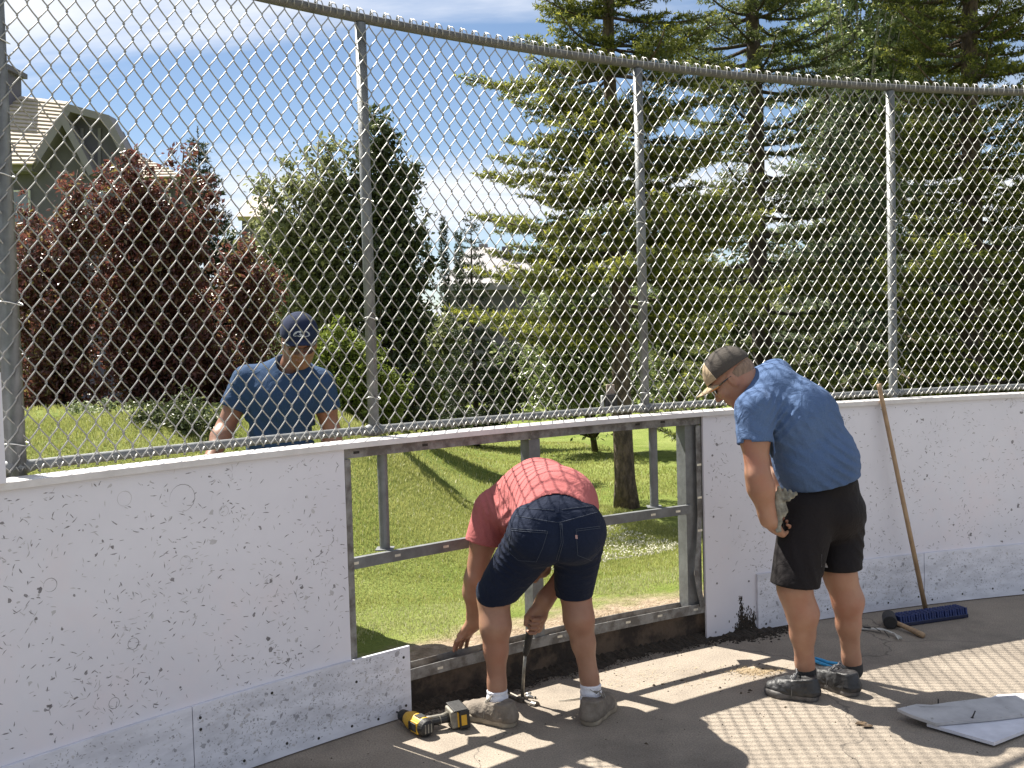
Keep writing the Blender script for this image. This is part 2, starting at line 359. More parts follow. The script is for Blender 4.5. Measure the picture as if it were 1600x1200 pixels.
kickfull(-46.295, -39.42, 12, bl, 900, sp=[(-39.65, .245), (-39.62, .05), (-40.6, .03), (-41.5, .035), (-42.6, .03), (-43.6, .05), (-44.9, .04), (-46.1, .2), (-46.1, .24), (-41.3, .20), (-44, .25)])
mb = MB(); arcbox(mb, -70, AL+.0, .0125, .02, .14, 1.095); mb.obj('backing_edge', M_OLD, bl)
# right boards
br = thing('dasher_board', 'scuffed white boards right of the opening, behind the man in black shorts', 'rink board', tuple(arc(-20)))
mb = MB(); arcbox(mb, AR, 12, 0, .012, .004, 1.10)
scuffs(mb, AR+.15, 3, .30, 1.08, -.0006, 4000, 1, seed=5, big=12, dens=pat)
screws(mb, [(-24.99-.25, .255), (-26.8, .03), (-26.8, .11), (-26.7, .27), (-26.8, .6), (-26.8, .9)], -.0005, m=1)
# rotten gap eaten into the foot of the panel
g = np.random.default_rng(4)
for k in range(900):
    a = -25.5+g.normal(0, .22)+.25*g.random(); z = abs(g.normal(0, .045))+.004
    if g.random() < .25: a = -25.62+g.normal(0, .05); z = g.uniform(.02, .19)
    if a > -24.93 or z > .2: continue
    rd = g.uniform(.003, .011)*(1-.5*z/.2); ph = np.arange(6)/6*2*np.pi; q = rd*(.4+.7*g.random(6))
    V = [arc(a+np.degrees(np.cos(p)*s_/R*.6), -.0007-.00002*(k % 20), z+np.sin(p)*s_*1.4) for p, s_ in zip(ph, q)]+[arc(a, -.0007-.00002*(k % 20), z)]
    mb.add(V, T=[(i, 6, (i+1) % 6) for i in range(6)], m=3)
mb.obj('panel', SM+[M_SOIL], br)
kickfull(-24.90, -17.02, 21, br, 900); kickfull(-16.99, -8, 22, br, 700); kickfull(-7.9, 12, 23, br, 80)
mb = MB(); arcbox(mb, AR, 12, .0125, .02, .14, 1.095); mb.obj('backing_edge', M_OLD, br)
# cap strip running over everything
cap = thing('board_cap', 'white plastic cap strip along the top of the boards', 'cap strip', tuple(arc(-34, 0, 1.1)))
mb = MB(); arcbox(mb, -70, 12, -.012, .115, 1.1025, 1.116, 140); mb.obj('top_strip', M_CAP, cap)
mb = MB(); arcbox(mb, -70, 12, -.016, -.0125, 1.095, 1.1165, 140); mb.obj('lip', M_CAP, cap)
# tall board at far left edge
tb = thing('tall_rink_board', 'tall white board standing at the far left edge beside the thick fence post', 'rink board', tuple(arc(-51.5, -.03, 1.11)))
mb = MB(); arcbox(mb, -60, -50.62, -.03, -.016, 1.118, 1.44); scuffs(mb, -52.5, -50.7, 1.13, 1.42, -.031, 60, 1, seed=9); mb.obj('panel', SM, tb)
# ------------------------------------------------------------------ steel frame in the opening
fr = thing('steel_frame', 'bare stained steel channel frame of the opening with its panel removed', 'frame', tuple(arc(-34, .05)))
def channel(a0, a1, z0, z1, name, m=M_OLD, r0=.0145, dep=.085, th=.0032, open_='up'):
    mb = MB()
    arcbox(mb, a0, a1, r0, r0+th, z0, z1)                       # face
    if open_ == 'up':
        arcbox(mb, a0, a1, r0+dep-th, r0+dep, z0, z1); arcbox(mb, a0, a1, r0+th, r0+dep-th, z0, z0+th)
    elif open_ == 'back':
        arcbox(mb, a0, a1, r0+th, r0+dep*.28, z1-th, z1); arcbox(mb, a0, a1, r0+th, r0+dep*.28, z0, z0+th)
    elif open_ == 'down':
        arcbox(mb, a0, a1, r0+dep-th, r0+dep, z0, z1); arcbox(mb, a0, a1, r0+th, r0+dep-th, z1-th, z1)
    return mb
def slots(mb, spots, r, m=1):
    for a, z in spots:
        arcbox(mb, a-.1, a+.1, r-.0008, r+.0002, z-.005, z+.005, 2, m=m)
M_BOLT = mat('bright_screw', (.75, .72, .62), (.5, .47, .4), rough=.35, metal=.3, scale=80)
mb = channel(AL+.02, AR-.02, 1.055, 1.1005, 'top_channel', open_='down'); slots(mb, [(-40.9, 1.075), (-38.5, 1.075), (-28.9, 1.08), (-30, 1.078)], .0145, 2); mb.obj('top_channel', [M_OLD, M_BOLT, M_DARK], fr)
mb = channel(AL+.02, -26.95, .132, .178, 'bottom_channel'); slots(mb, [(-38.2, .152), (-34.9, .155), (-33.5, .16), (-30.6, .157), (-29.2, .157), (-27.6, .155)], .0145); mb.obj('bottom_channel', [M_OLD, M_BOLT], fr)
mb = channel(AL+.02, -27.7, .625, .668, 'middle_rail', m=M_GALV, open_='back'); slots(mb, [(-41.05, .648), (-39.6, .648), (-37.85, .648), (-36.3, .648), (-29.4, .645), (-28.3, .645)], .0145); mb.obj('middle_rail', [M_GALV, M_BOLT], fr)
def stud(a, w, z0, z1, r0, r1, m, name='stud'):
    h = np.degrees(w/2/R); mb = MB(); arcbox(mb, a-h, a+h, r0, r0+.003, z0, z1, 2); arcbox(mb, a-h, a-h+.03, r0+.003, r1, z0, z1, 2); arcbox(mb, a+h-.03, a+h, r0+.003, r1, z0, z1, 2)
    return mb.obj(name, m, fr)
stud(-34.3, .058, .137, 1.053, .019, .085, M_GALV)
stud(-27.42-.1, .085, .137, 1.053, .030, .10, M_GALV)
stud(AL+.14, .026, .181, 1.053, .006, .08, M_OLD)
# bent flashing strip by the right edge
mb = MB(); zs = np.array([1.05, .9, .75, .6, .48, .40, .33]); off = np.array([0, 0, 0, .0, -.012, -.030, -.040])
P = [arc(-27.35+np.degrees(o/R), .012-.5*abs(o), z) for z, o in zip(zs, off)]
def strip(mb, P, w, th=.003, m=0):
    P = np.array(P); L = []
    for p in P:
        dirx = np.array((P[0][0]-CX, P[0][1]-CY, 0)); dirx /= np.linalg.norm(dirx); tx = np.array((dirx[1], -dirx[0], 0))
        L.append([p-tx*w/2, p+tx*w/2, p+tx*w/2+dirx*th, p-tx*w/2+dirx*th])
    L = np.array(L); n = len(L); Q = [(i*4+j, (i+1)*4+j, (i+1)*4+(j+1) % 4, i*4+(j+1) % 4) for i in range(n-1) for j in range(4)]
    Q += [(0, 1, 2, 3), ((n-1)*4+3, (n-1)*4+2, (n-1)*4+1, (n-1)*4)]
    mb.add(L.reshape(-1, 3), Q, m=m)
strip(mb, P, .028)
P2 = [arc(-27.40+np.degrees(o/R), .008, z) for z, o in zip((.34, .30, .25, .2, .165), (-.022, -.016, -.006, .004, .012))]
strip(mb, P2, .03); slots(mb, [(-27.35, .86), (-27.35, .70), (-27.36, .54)], .009); mb.obj('bent_strip', [M_OLD, M_BOLT], fr)
# ------------------------------------------------------------------ chain link fence
PA = [-49.76, -39.6, -28.86, -17.38, -6.3, 4.8]
fence = thing('chain_link_fence', 'galvanised chain link fence rising above the rink boards', 'fence', tuple(arc(-34, .16, 1.1)))
RF = .16; ZT = 2.788; ZB = 1.142
for i, a in enumerate(PA+[-60.5]):
    r = .031 if i == 0 else .0225
    mb = MB(); top = ZT-.02 if i else 3.3
    mb.tube([arc(a, RF, .66 if i in (1, 2) else (.05 if i != 0 else 1.1)), arc(a, RF, 1.0), arc(a, RF, top)], r, 20)
    if i in (1, 2):
        mb = MB(); mb.tube([arc(a, RF, 1.117), arc(a, RF, top)], r, 20)
        mc = MB(); mc.tube([arc(a-.15, .074, .672), arc(a-.15, .074, 1.053)], .0205, 20); mc.box(arc(a-.15, .074, .670), (.07, .07, .004)); mc.obj('post_foot', M_GALV, fence, smooth=False)
    # weld fillets of the bottom rail
    mb.tube([arc(a-.42, RF, ZB-.006), arc(a-.2, RF, ZB-.003), arc(a, RF, ZB), arc(a+.2, RF, ZB-.003), arc(a+.42, RF, ZB-.006)], [.014, .024, .033 if i == 0 else .028, .024, .014], 12)
    mb.obj('post', M_GALV if i != 1 else M_GALV, fence, smooth=True)
def railtube(r, z, a0, a1, name, m, rr_=RF):
    A = np.arange(a0, a1+.01, .6); mb = MB(); mb.tube([arc(a, rr_, z) for a in A], r, 14); return mb.obj(name, m, fence, smooth=True)
railtube(.0195, ZT, -62, 8, 'top_rail', M_RAIL); railtube(.0165, ZB, -62, 8, 'bottom_rail', M_GALV)
# woven wire: every picket is a flattened helix hooked into its neighbours
PW, PH = .0312, .0905; RW = R+RF-.031
s0, s1 = -61.5, 7.0; npk = int((rad(s1-s0))*RW/PW)
nh = int((2.80-1.128)/(PH/2)); wr = .0025; K = 6
tt = np.arange(nh*K+1)/K                                    # in half periods
fr_ = tt % 1.0; seg = np.floor(tt).astype(int)
def weave():
    Vs = []; Qs = []; n0 = 0; S = 5
    th = np.arange(S)/S*2*np.pi
    for i in range(npk):
        par = i % 2
        x = fr_; tri = np.where(seg % 2 == 0, fr_, 1-fr_)           # 0..1..0
        if par: tri = 1-tri
        e = (tri-.5)*2; e = np.sign(e)*(1-(1-abs(e))**1.0)
        e = e*(1-.10*np.abs(e)**6)                                   # rounded bends
        u = (i+.5)*PW+e*(PW/2+.0042)
        dirn = np.where((seg+par) % 2 == 0, 1, -1); wav = np.sin(np.pi*fr_)**.6*dirn
        w = wav*.0042*-1
        z = 1.128+tt*PH/2
        wob = .0016*np.sin(i*.9+z*3.3)+.0012*np.sin(i*.31-z*7)
        ang = rad(s0)+(u+wob)/RW
        r_ = RW+w+.004*np.sin(i*.045)*np.sin((z-1.12)/1.66*np.pi)
        P = np.stack([CX+r_*np.sin(ang), CY+r_*np.cos(ang), z], 1)
        T = np.gradient(P, axis=0); T /= np.linalg.norm(T, axis=1)[:, None]
        rd = np.stack([np.sin(ang), np.cos(ang), 0*ang], 1); b = np.cross(T, rd); b /= np.linalg.norm(b, axis=1)[:, None]; a = np.cross(b, T)
        V = P[:, None]+wr*(np.cos(th)[None, :, None]*a[:, None]+np.sin(th)[None, :, None]*b[:, None])
        Vs.append(V.reshape(-1, 3)); n = len(P); I = np.arange(n-1)[:, None]*S; J = np.arange(S)[None, :]; J2 = (J+1) % S
        Qs.append(np.stack([I+J, I+S+J, I+S+J2, I+J2], -1).reshape(-1, 4)+n0); n0 += n*S
    return np.concatenate(Vs), np.concatenate(Qs)
Vw, Qw = weave()
# knuckles looped over the top rail, and twisted ends at the foot
mb = MB(); g = np.random.default_rng(2)
for i in range(0, npk-1, 2):
    uc = (i+1)*PW; A0 = s0+np.degrees(uc/RW)
    ph = np.linspace(-2.2, 1.35, 9)-np.pi/2*0
    off = np.linspace(-.5, .35, 9)*PW*.9
    P = []
    for p, o in zip(np.linspace(-.65*np.pi, .45*np.pi, 10), np.linspace(-.55, .35, 10)*PW):
        rr_ = .0275+.0015*g.random(); P.append(arc(A0+np.degrees(o/RW), RF+rr_*math.sin(p), ZT+rr_*math.cos(p)*1.25+.003))
    mb.tube(P, .0025, 5)
    P = []
    for p, o in zip(np.linspace(-.65*np.pi, .45*np.pi, 10), np.linspace(.5, .2, 10)*PW):
        rr_ = .0275; P.append(arc(A0+np.degrees(o/RW), RF+rr_*math.sin(p), ZT+rr_*math.cos(p)*1.22+.003))
    mb.tube(P, .0025, 5)
    z0 = 1.130; P = [arc(A0+np.degrees(o/RW), RF-.031+q, z0+dz) for o, q, dz in ((-.012, 0, .014), (-.004, .002, .002), (.003, .004, -.009), (-.003, .008, -.008), (.006, .002, .002), (.014, .001, .014))]
    mb.tube(P, .0025, 5)
mb.add(Vw, Qw); mb.obj('wire_mesh', M_WIRE, fence, smooth=True)
# tie wires round the posts
M_TIE = mat('aluminium_tie', (.7, .7, .68), rough=.35, metal=.6)
for i, a in enumerate(PA[:5]):
    r = .031 if i == 0 else .0225
    for z in (1.24, 1.62, 2.05, 2.45):
        z += .03*math.sin(i*3+z*9); P = []
        for p in np.linspace(-1.0*np.pi, .2*np.pi, 12):
            c = arc(a, RF, z); rdv = np.array((math.sin(rad(a)), math.cos(rad(a)), 0)); tx = np.array((rdv[1], -rdv[0], 0))
            P.append(c+(r+.003)*(math.cos(p)*tx*1.25-math.sin(p)*rdv*-1)+np.array((0, 0, .006*math.sin(p*2))))
        mb = MB(); mb.tube(P, .002, 5); mb.obj('tie_wire', M_TIE, fence, smooth=True)
# ------------------------------------------------------------------ vegetation
def needles(P0, P1, per_m, ln, wd, g, tipf=None, spread=1.0):
    "tufts of needles along many twig segments P0->P1; returns V, T, t (position along), idx"
    L = np.linalg.norm(P1-P0, axis=1); n = np.maximum(2, (L*per_m).astype(int)); idx = np.repeat(np.arange(len(P0)), n); t = g.random(len(idx))
    D = unit(P1-P0)[idx]; B = P0[idx]+(P1-P0)[idx]*t[:, None]
    r = g.normal(size=(len(idx), 3)); r -= D*np.sum(r*D, 1, keepdims=True); r = unit(r); r[:, 2] += .15; nd = unit(D*(.55+.4*g.random(len(idx)))[:, None]+r*spread)
    s = np.cross(nd, g.normal(size=(len(idx), 3))); s = unit(s); l = ln*(.6+.7*g.random(len(idx))); w = wd*(.7+.6*g.random(len(idx)))
    V = np.stack([B-s*w[:, None]/2, B+s*w[:, None]/2, B+nd*l[:, None]], 1).reshape(-1, 3)
    T = np.arange(len(V)).reshape(-1, 3)
    return V, T, t, idx
def spruce(name, label, base, H, rb, mats, seed, whorl=.30, per=7, z0=.9, tw=.55, per_m=150, ln=.032, wd=.010, shape=1.0, droop=.05, up=.18, trunk_r=.10, tipy=.55, lean=(0, 0), group='spruce trees behind the fence', gap=0.0, azlim=None, twsp=.075, dens=1.0):
    g = np.random.default_rng(seed); bx, by, bz = base
    root = thing(name, label, 'tree', tuple(base), group)
    mb = MB(); zs = np.linspace(0, H, 26); 
    Pt = np.array([(bx+lean[0]*z/H+.012*math.sin(z*2.1+seed), by+lean[1]*z/H+.012*math.cos(z*1.7), bz+z-.05) for z in zs]); mb.tube(Pt, trunk_r*np.clip(1-zs/H, .05, 1)**.8*(1+.35*np.exp(-zs/.12)), 14)
    S0 = []; S1 = []; ST = []; z = z0; k = 0; BR = []
    while z < H-.15:
        f = 1-(z-z0)/(H-z0); Rm = rb*(f**shape)*(.85+.3*g.random())
        nb = max(4, int(per*(1 if f > .2 else .7)))
        a0 = g.random()*6.28
        for j in range(nb):
            if g.random() < gap: continue
            a = a0+j*2*np.pi/nb+g.normal(0, .18); L = Rm*g.uniform(.62, 1.12)
            if L < .08: continue
            zb = z+g.normal(0, whorl*.16); m = max(4, int(L/.10)+2); s = np.linspace(0, 1, m)
            dr = -droop*L*1.6*np.sin(s*2.2)+up*L*s**2.4; cur = g.normal(0, .12)
            x = L*s; aa_ = a+cur*s
            P = np.stack([bx+lean[0]*zb/H+np.cos(aa_)*x, by+lean[1]*zb/H+np.sin(aa_)*x, bz+zb+dr], 1); BR.append((P, .016*L**.7*(trunk_r/.1)))
            D = unit(np.gradient(P, axis=0)); side = unit(np.cross(D, (0, 0, 1)))
            # main axis twigs
            nt_ = max(3, int(L/twsp)); 
            for q in range(nt_):
                u = (q+.7)/nt_
                if u < .16*min(1, L): continue
                i = min(int(u*(m-1)), m-2); fr = u*(m-1)-i; p = P[i]*(1-fr)+P[i+1]*fr; d = D[i]; sd_ = side[i]
                tl = L*tw*(1-u)**.75*g.uniform(.55, 1.1)*min(1, .35+u*2.2)+.05
                for sg in (-1, 1):
                    if g.random() > .92*dens: continue
                    dv = unit(d*g.uniform(.55, .9)+sg*sd_*g.uniform(.6, .95)+np.array((0, 0, g.normal(-.05, .13))))
                    e = p+dv*tl; mid = (p+e)/2+np.array((0, 0, -.02*tl)); e = e+np.array((0, 0, .10*tl))
                    S0 += [p, mid]; S1 += [mid, e]; ST += [0.15, .75]
                    if tl > .14:
                        for u2 in np.arange(.3, .95, .06/tl if tl > .2 else .22):
                            for s2 in (-1, 1):
                                pp = p+(e-p)*u2; sv = unit(np.cross(dv, (0, 0, 1))); dd = unit(dv*.75+s2*sv*.7+np.array((0, 0, g.normal(0, .15)))); l2 = tl*.38*(1-u2)+.035
                                S0.append(pp); S1.append(pp+dd*l2); ST.append(.3+.6*u2)
            S0.append(P[-2]); S1.append(P[-1]+D[-1]*.05); ST.append(1.)
            for i in range(max(0, m//3), m-2): S0.append(P[i]); S1.append(P[i+1]); ST.append(.1)
        z += whorl*g.uniform(.75, 1.2)*(1 if f > .3 else .8); k += 1
    # leader
    S0.append(Pt[-2]); S1.append(Pt[-1]); ST.append(.8)
    S0 = np.array(S0); S1 = np.array(S1); ST = np.array(ST)
    V, T, t, idx = needles(S0, S1, per_m, ln, wd, g)
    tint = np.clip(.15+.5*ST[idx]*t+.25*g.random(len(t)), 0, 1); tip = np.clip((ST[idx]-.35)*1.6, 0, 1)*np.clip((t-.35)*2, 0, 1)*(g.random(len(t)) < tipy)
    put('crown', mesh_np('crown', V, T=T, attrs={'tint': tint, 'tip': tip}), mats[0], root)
    for P, r0 in BR: mb.tube(P, r0*np.linspace(1, .25, len(P))+.002, 5, caps=False)
    mb.obj('trunk', mats[1], root, smooth=True)
    return root, len(T)
def leaves(C, N, size, g, aspect=1.5, up=0.0):
    "leaf-shaped quads at points C with normals N"
    n = len(C); N = unit(N+0*C); a = unit(np.cross(N, g.normal(size=(n, 3)))); b = np.cross(N, a)
    s = size*(.6+.75*g.random(n))[:, None]; fold = N*s*.12
    V = np.stack([C-a*s*aspect/2, C+b*s*.36+fold, C+a*s*aspect/2, C-b*s*.36+fold], 1).reshape(-1, 3)
    return V, np.arange(n*4).reshape(-1, 4)
def leafy(name, label, base, blobs, mats, seed, n, size, trunk_r=.05, stems=1, group=None, clump=.16, fork=.5, cat='tree', percl=26, aspect=1.5, tipfrac=0.0, limbs=26, part='trunk'):
    """blobs: (cx, cy, cz, rx, ry, rz, weight) in world; leaves sit in clumps round twig ends"""
    g = np.random.default_rng(seed); root = thing(name, label, cat, tuple(base), group); base = np.array(base, float)
    mb = MB(); B = np.array(blobs, float); w = B[:, 6]/B[:, 6].sum(); ncl = max(12, int(n/percl))
    tops = []
    for s in range(stems):
        a = 6.28*s/max(1, stems)+seed; sp = .0 if stems == 1 else .12
        tgt = B[s % len(B), :3]+np.array((0, 0, B[s % len(B), 5]*.75)); p0 = base+np.array((math.cos(a)*sp, math.sin(a)*sp, -.05))
        P = p0+(tgt-p0)*np.linspace(0, 1, 12)[:, None]+g.normal(0, .02, (12, 3))*np.sin(np.linspace(0, 1, 12)*np.pi)[:, None]; P[:, 2] = p0[2]+(tgt[2]-p0[2])*np.linspace(0, 1, 12)
        mb.tube(P, trunk_r*np.linspace(1, .15, 12)**.9, 9); tops.append(P)
    # boughs: each runs from a stem to a tip inside or on a blob, carrying the leaf clumps on its outer part
    nbo = max(14, int(ncl/9)); bi = g.choice(len(B), nbo, p=w); d = unit(g.normal(size=(nbo, 3))+np.array((0, 0, .45))); rr_ = g.uniform(.55, 1.18, nbo)
    tip_ = B[bi, :3]+d*rr_[:, None]*B[bi, 3:6]; Cc = []; Cs = []; per = int(ncl/nbo)+1
    for k_ in range(nbo):
        P = tops[g.integers(len(tops))]; c = tip_[k_]; hor = np.linalg.norm((P[6]-c)[:2]); zc = c[2]-hor*1.1-.25*(c[2]-base[2])
        k = int(np.clip((zc-base[2])/max(.1, P[-1][2]-base[2])*11, 1, 9)); p = P[k]
        u = np.linspace(0, 1, 7)[:, None]; bow = np.array((0, 0, -.18*hor-.04))*np.sin(u*np.pi); Q = p*(1-u)+c*u+bow+g.normal(0, .015, (7, 3))
        mb.tube(Q, trunk_r*.4*np.linspace(1, .15, 7)*(1-k/14), 5, caps=False)
        uu = .28+.72*g.random(per)**.75; L_ = np.linalg.norm(c-p)
        for u1 in uu:
            i1 = min(int(u1*6), 5); f1 = u1*6-i1; q = Q[i1]*(1-f1)+Q[i1+1]*f1; Cc.append(q+g.normal(0, 1, 3)*L_*.13*(1.15-u1)*np.array((1, 1, .8))); Cs.append(1.25-.75*u1)
    Cc = np.array(Cc); Cs = np.array(Cs); ncl = len(Cc); Cc = Cc[Cc[:, 2] > -9]
    mb.obj(part, mats[1], root, smooth=True)
    k = g.poisson(percl, ncl)+3; idx = np.repeat(np.arange(ncl), k); csz = clump*(.4+.7*g.random(ncl))*Cs
    off = g.normal(size=(len(idx), 3))*csz[idx][:, None]*np.array((1, 1, .8)); C = Cc[idx]+off; keep = C[:, 2] > terr(C[:, 0], C[:, 1])+.01; C = C[keep]; idx = idx[keep]
    N = unit(g.normal(size=C.shape)+np.array((0, 0, .7))); V, Q = leaves(C, N, size, g, aspect)
    ct = g.random(ncl); tint = np.clip(.25*g.random(len(C))+.5*ct[idx]+.2, 0, 1); tip = (g.random(len(C)) < tipfrac)*g.random(len(C))
    put('crown', mesh_np('crown', V, Q, attrs={'tint': tint, 'tip': tip}), mats[0], root)
    return root
M_BARK = mat('rough_bark', (.17, .125, .09), (.07, .052, .04), rough=.95, scale=26, bump=1.0, bscale=34, stretch=(1, 1, .45), lo=.4, hi=.6, bdist=.03)
M_BARKL = mat('pale_bark', (.36, .34, .28), (.20, .18, .14), rough=.9, scale=12, bump=.5, stretch=(1, 1, 3))
M_BARKD = mat('dark_bark', (.10, .075, .06), (.05, .04, .03), rough=.95, scale=20, bump=.6)
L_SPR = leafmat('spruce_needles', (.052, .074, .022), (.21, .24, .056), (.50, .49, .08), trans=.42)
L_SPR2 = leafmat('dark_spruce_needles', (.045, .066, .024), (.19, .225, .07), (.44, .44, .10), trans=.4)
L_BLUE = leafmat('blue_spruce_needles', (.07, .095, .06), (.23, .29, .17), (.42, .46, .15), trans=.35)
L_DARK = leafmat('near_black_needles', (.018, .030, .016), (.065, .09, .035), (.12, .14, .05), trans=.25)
L_PURP = leafmat('purple_leaves', (.060, .022, .020), (.19, .070, .055), (.26, .22, .07), trans=.42, spec=.7, rough=.38)
L_OLIVE = leafmat('olive_leaves', (.09, .11, .045), (.26, .28, .12), (.42, .42, .2), trans=.45)
L_DGREEN = leafmat('dark_green_leaves', (.03, .045, .018), (.10, .125, .045), (.24, .26, .12), trans=.35, spec=.6, rough=.4)
L_LIME = leafmat('lime_leaves', (.09, .13, .02), (.22, .27, .05), (.36, .38, .08), trans=.4)
L_ASP = leafmat('aspen_leaves', (.06, .09, .03), (.20, .25, .08), (.42, .45, .22), trans=.45, spec=.6, rough=.35)
def gnd(px, Y):
    p = pix(px, 600, Y); return np.array((p[0], Y, float(terr(p[0], Y))))
def hz(px, py, Y): return pix(px, py, Y)
def blob(px, py, Y, rx, ry, w=1.0, dy=None):
    c = pix(px, py, Y); k = Y/F; return (*c, rx*k, (dy if dy else rx*k), ry*k, w)
SPR = 'spruce trees behind the fence'
T1 = spruce('spruce_tree', 'tall open spruce with a bare rough trunk, seen full length through the opening', gnd(975, 8.9), 7.6, 1.48, (L_SPR, M_BARK), 3, whorl=.25, per=8, z0=1.55, trunk_r=.092, tipy=.85, lean=(-.10, 0), up=.09, droop=.05, group=SPR, ln=.034, wd=.011, per_m=170, shape=.72, tw=.46, gap=.05, twsp=.065)
spruce('spruce_tree', 'dark tall spruce with a thick trunk, second from the left of the big spruces', gnd(1192, 12), 11, 1.55, (L_SPR2, M_BARKD), 5, whorl=.30, per=7, z0=.5, trunk_r=.13, tipy=.5, lean=(-.10, 0), group=SPR, ln=.045, wd=.015, per_m=95, shape=.6, tw=.42, twsp=.09, gap=.03)
spruce('spruce_tree', 'broad golden tipped spruce at the right edge of the picture', gnd(1520, 11), 10.5, 1.45, (L_SPR, M_BARK), 8, whorl=.27, per=8, z0=.25, trunk_r=.13, tipy=.65, group=SPR, ln=.042, wd=.014, per_m=105, shape=.6, tw=.45, twsp=.085)
spruce('spruce_tree', 'bluish dense spruce filling the space below the aspen crown', gnd(1300, 14.5), 6.0, 1.75, (L_BLUE, M_BARKD), 12, whorl=.30, per=8, z0=.2, trunk_r=.12, tipy=.25, group=SPR, ln=.05, wd=.017, per_m=75, shape=.7, twsp=.10)
spruce('spruce_tree', 'blue green spruce half hidden behind the golden tipped one', gnd(1440, 17), 9.5, 1.9, (L_BLUE, M_BARKD), 14, whorl=.32, per=8, z0=.2, trunk_r=.13, tipy=.2, group=SPR, ln=.06, wd=.02, per_m=60, shape=.75, twsp=.11)
spruce('spruce_tree', 'dark spruce leaving the frame at lower right', gnd(1640, 15), 5.2, 1.9, (L_SPR2, M_BARKD), 15, whorl=.30, per=8, z0=.2, trunk_r=.12, tipy=.25, group=SPR, ln=.055, wd=.018, per_m=65, shape=.7, twsp=.11)
spruce('spruce_tree', 'narrow near black spruce with a bare pointed top behind the purple trees', gnd(335, 15), float(pix(325, 192, 15)[2]-gnd(335, 15)[2]), .85, (L_DARK, M_BARKD), 17, whorl=.15, per=9, z0=.2, trunk_r=.07, tipy=.1, lean=(-.1, 0), group=SPR, ln=.05, wd=.018, per_m=110, shape=.85, twsp=.085, up=.3)
spruce('spruce_tree', 'small dark spruce in front of the far grey house', gnd(742, 19), 4.4, .95, (L_DARK, M_BARKD), 18, whorl=.2, per=8, z0=.3, trunk_r=.06, tipy=.1, group=SPR, ln=.06, wd=.02, per_m=55, shape=.85, twsp=.10)
for px, top, s in ((700, 336, 1), (723, 358, 2)):
    b = gnd(px, 38); zt = pix(px, top, 38)[2]; hh = zt-b[2]
    spruce('columnar_conifer', ('taller' if s == 1 else 'shorter')+' of the two thin pointed conifers beside the far house roof', b, hh, .34, (L_DARK, M_BARKD), 40+s, whorl=.22, per=6, z0=.2, trunk_r=.06, tipy=0, ln=.10, wd=.04, per_m=30, shape=.38, up=1.2, droop=0, group='thin conifers by the far roof', tw=.35, twsp=.12)
PG = 'purple leaved trees left of the blue capped man'
leafy('purple_tree', 'purple leaved tree at far left in front of the gabled house', gnd(85, 9.2), [blob(75, 490, 9.2, 80, 120, 1.2), blob(125, 330, 9.2, 42, 85, .5), blob(40, 400, 9.4, 50, 90, .5), blob(90, 580, 9.2, 90, 60, .7)], (L_PURP, M_BARKD), 21, 17000, .034, .03, 3, PG, clump=.085, tipfrac=.18, percl=20)
leafy('purple_tree', 'tallest purple leaved tree, middle one of the dark red group', gnd(235, 9.6), [blob(235, 450, 9.6, 85, 140, 1.5), blob(200, 295, 9.6, 40, 65, .4), blob(290, 300, 9.5, 46, 85, .5), blob(255, 560, 9.5, 110, 90, .9)], (L_PURP, M_BARKD), 22, 24000, .034, .035, 3, PG, clump=.085, tipfrac=.16, percl=20)
leafy('purple_tree', 'lower reddish purple tree just left of the blue capped man', gnd(370, 9.9), [blob(365, 500, 9.9, 75, 120, 1), blob(400, 430, 9.9, 50, 70, .5), blob(340, 590, 9.9, 90, 70, .9)], (L_PURP, M_BARKD), 23, 15000, .034, .03, 2, PG, clump=.085, tipfrac=.25, percl=20)
leafy('leafy_tree', 'loose olive green tree left of the second fence post', gnd(475, 13), [blob(470, 400, 13, 85, 110, 1), blob(500, 280, 13, 50, 80, .5), blob(425, 330, 13, 40, 70, .3), blob(540, 360, 13, 50, 130, .6)], (L_OLIVE, M_BARKL), 31, 13000, .055, .05, 2, None, clump=.13, tipfrac=.15, percl=14)
leafy('leafy_tree', 'dark upright poplar with a pointed crown right behind the second fence post', gnd(612, 13), [blob(605, 470, 13, 72, 130, 1.4), blob(595, 310, 13, 52, 100, .8), blob(588, 215, 13, 26, 60, .3), blob(640, 270, 13, 20, 60, .18), blob(640, 400, 13, 45, 90, .5), blob(625, 600, 12.6, 80, 60, .6)], (L_DGREEN, M_BARKD), 32, 26000, .055, .06, 2, None, clump=.11, tipfrac=.12, percl=20)
leafy('shrub', 'rounded lime green bush behind the shoulder of the blue capped man', gnd(575, 9.4), [blob(560, 580, 9.4, 60, 58, 1), blob(515, 530, 9.4, 38, 40, .5), blob(605, 610, 9.4, 42, 48, .5)], (L_LIME, M_BARKD), 33, 13000, .030, .02, 3, None, clump=.07, tipfrac=.1, cat='bush', percl=18, part='stem')
leafy('shrub', 'low pale flowering bush at the foot of the purple trees', gnd(160, 7.6), [blob(145, 645, 7.6, 42, 30, 1), blob(190, 660, 7.6, 30, 22, .8)], (leafmat('grey_green_flowers', (.08, .12, .04), (.28, .33, .16), (.80, .80, .7), trans=.3), M_BARKD), 34, 4200, .020, .010, 3, None, clump=.05, tipfrac=.30, cat='bush', percl=14, part='stem')
leafy('shrub', 'dark green low bush just left of the blue capped man', gnd(270, 7.2), [blob(255, 660, 7.2, 60, 42, 1), blob(320, 655, 7.2, 45, 50, .8), blob(205, 675, 7.2, 25, 25, .4)], (L_DGREEN, M_BARKD), 38, 9000, .022, .010, 4, None, clump=.06, tipfrac=.2, cat='bush', percl=14, part='stem')
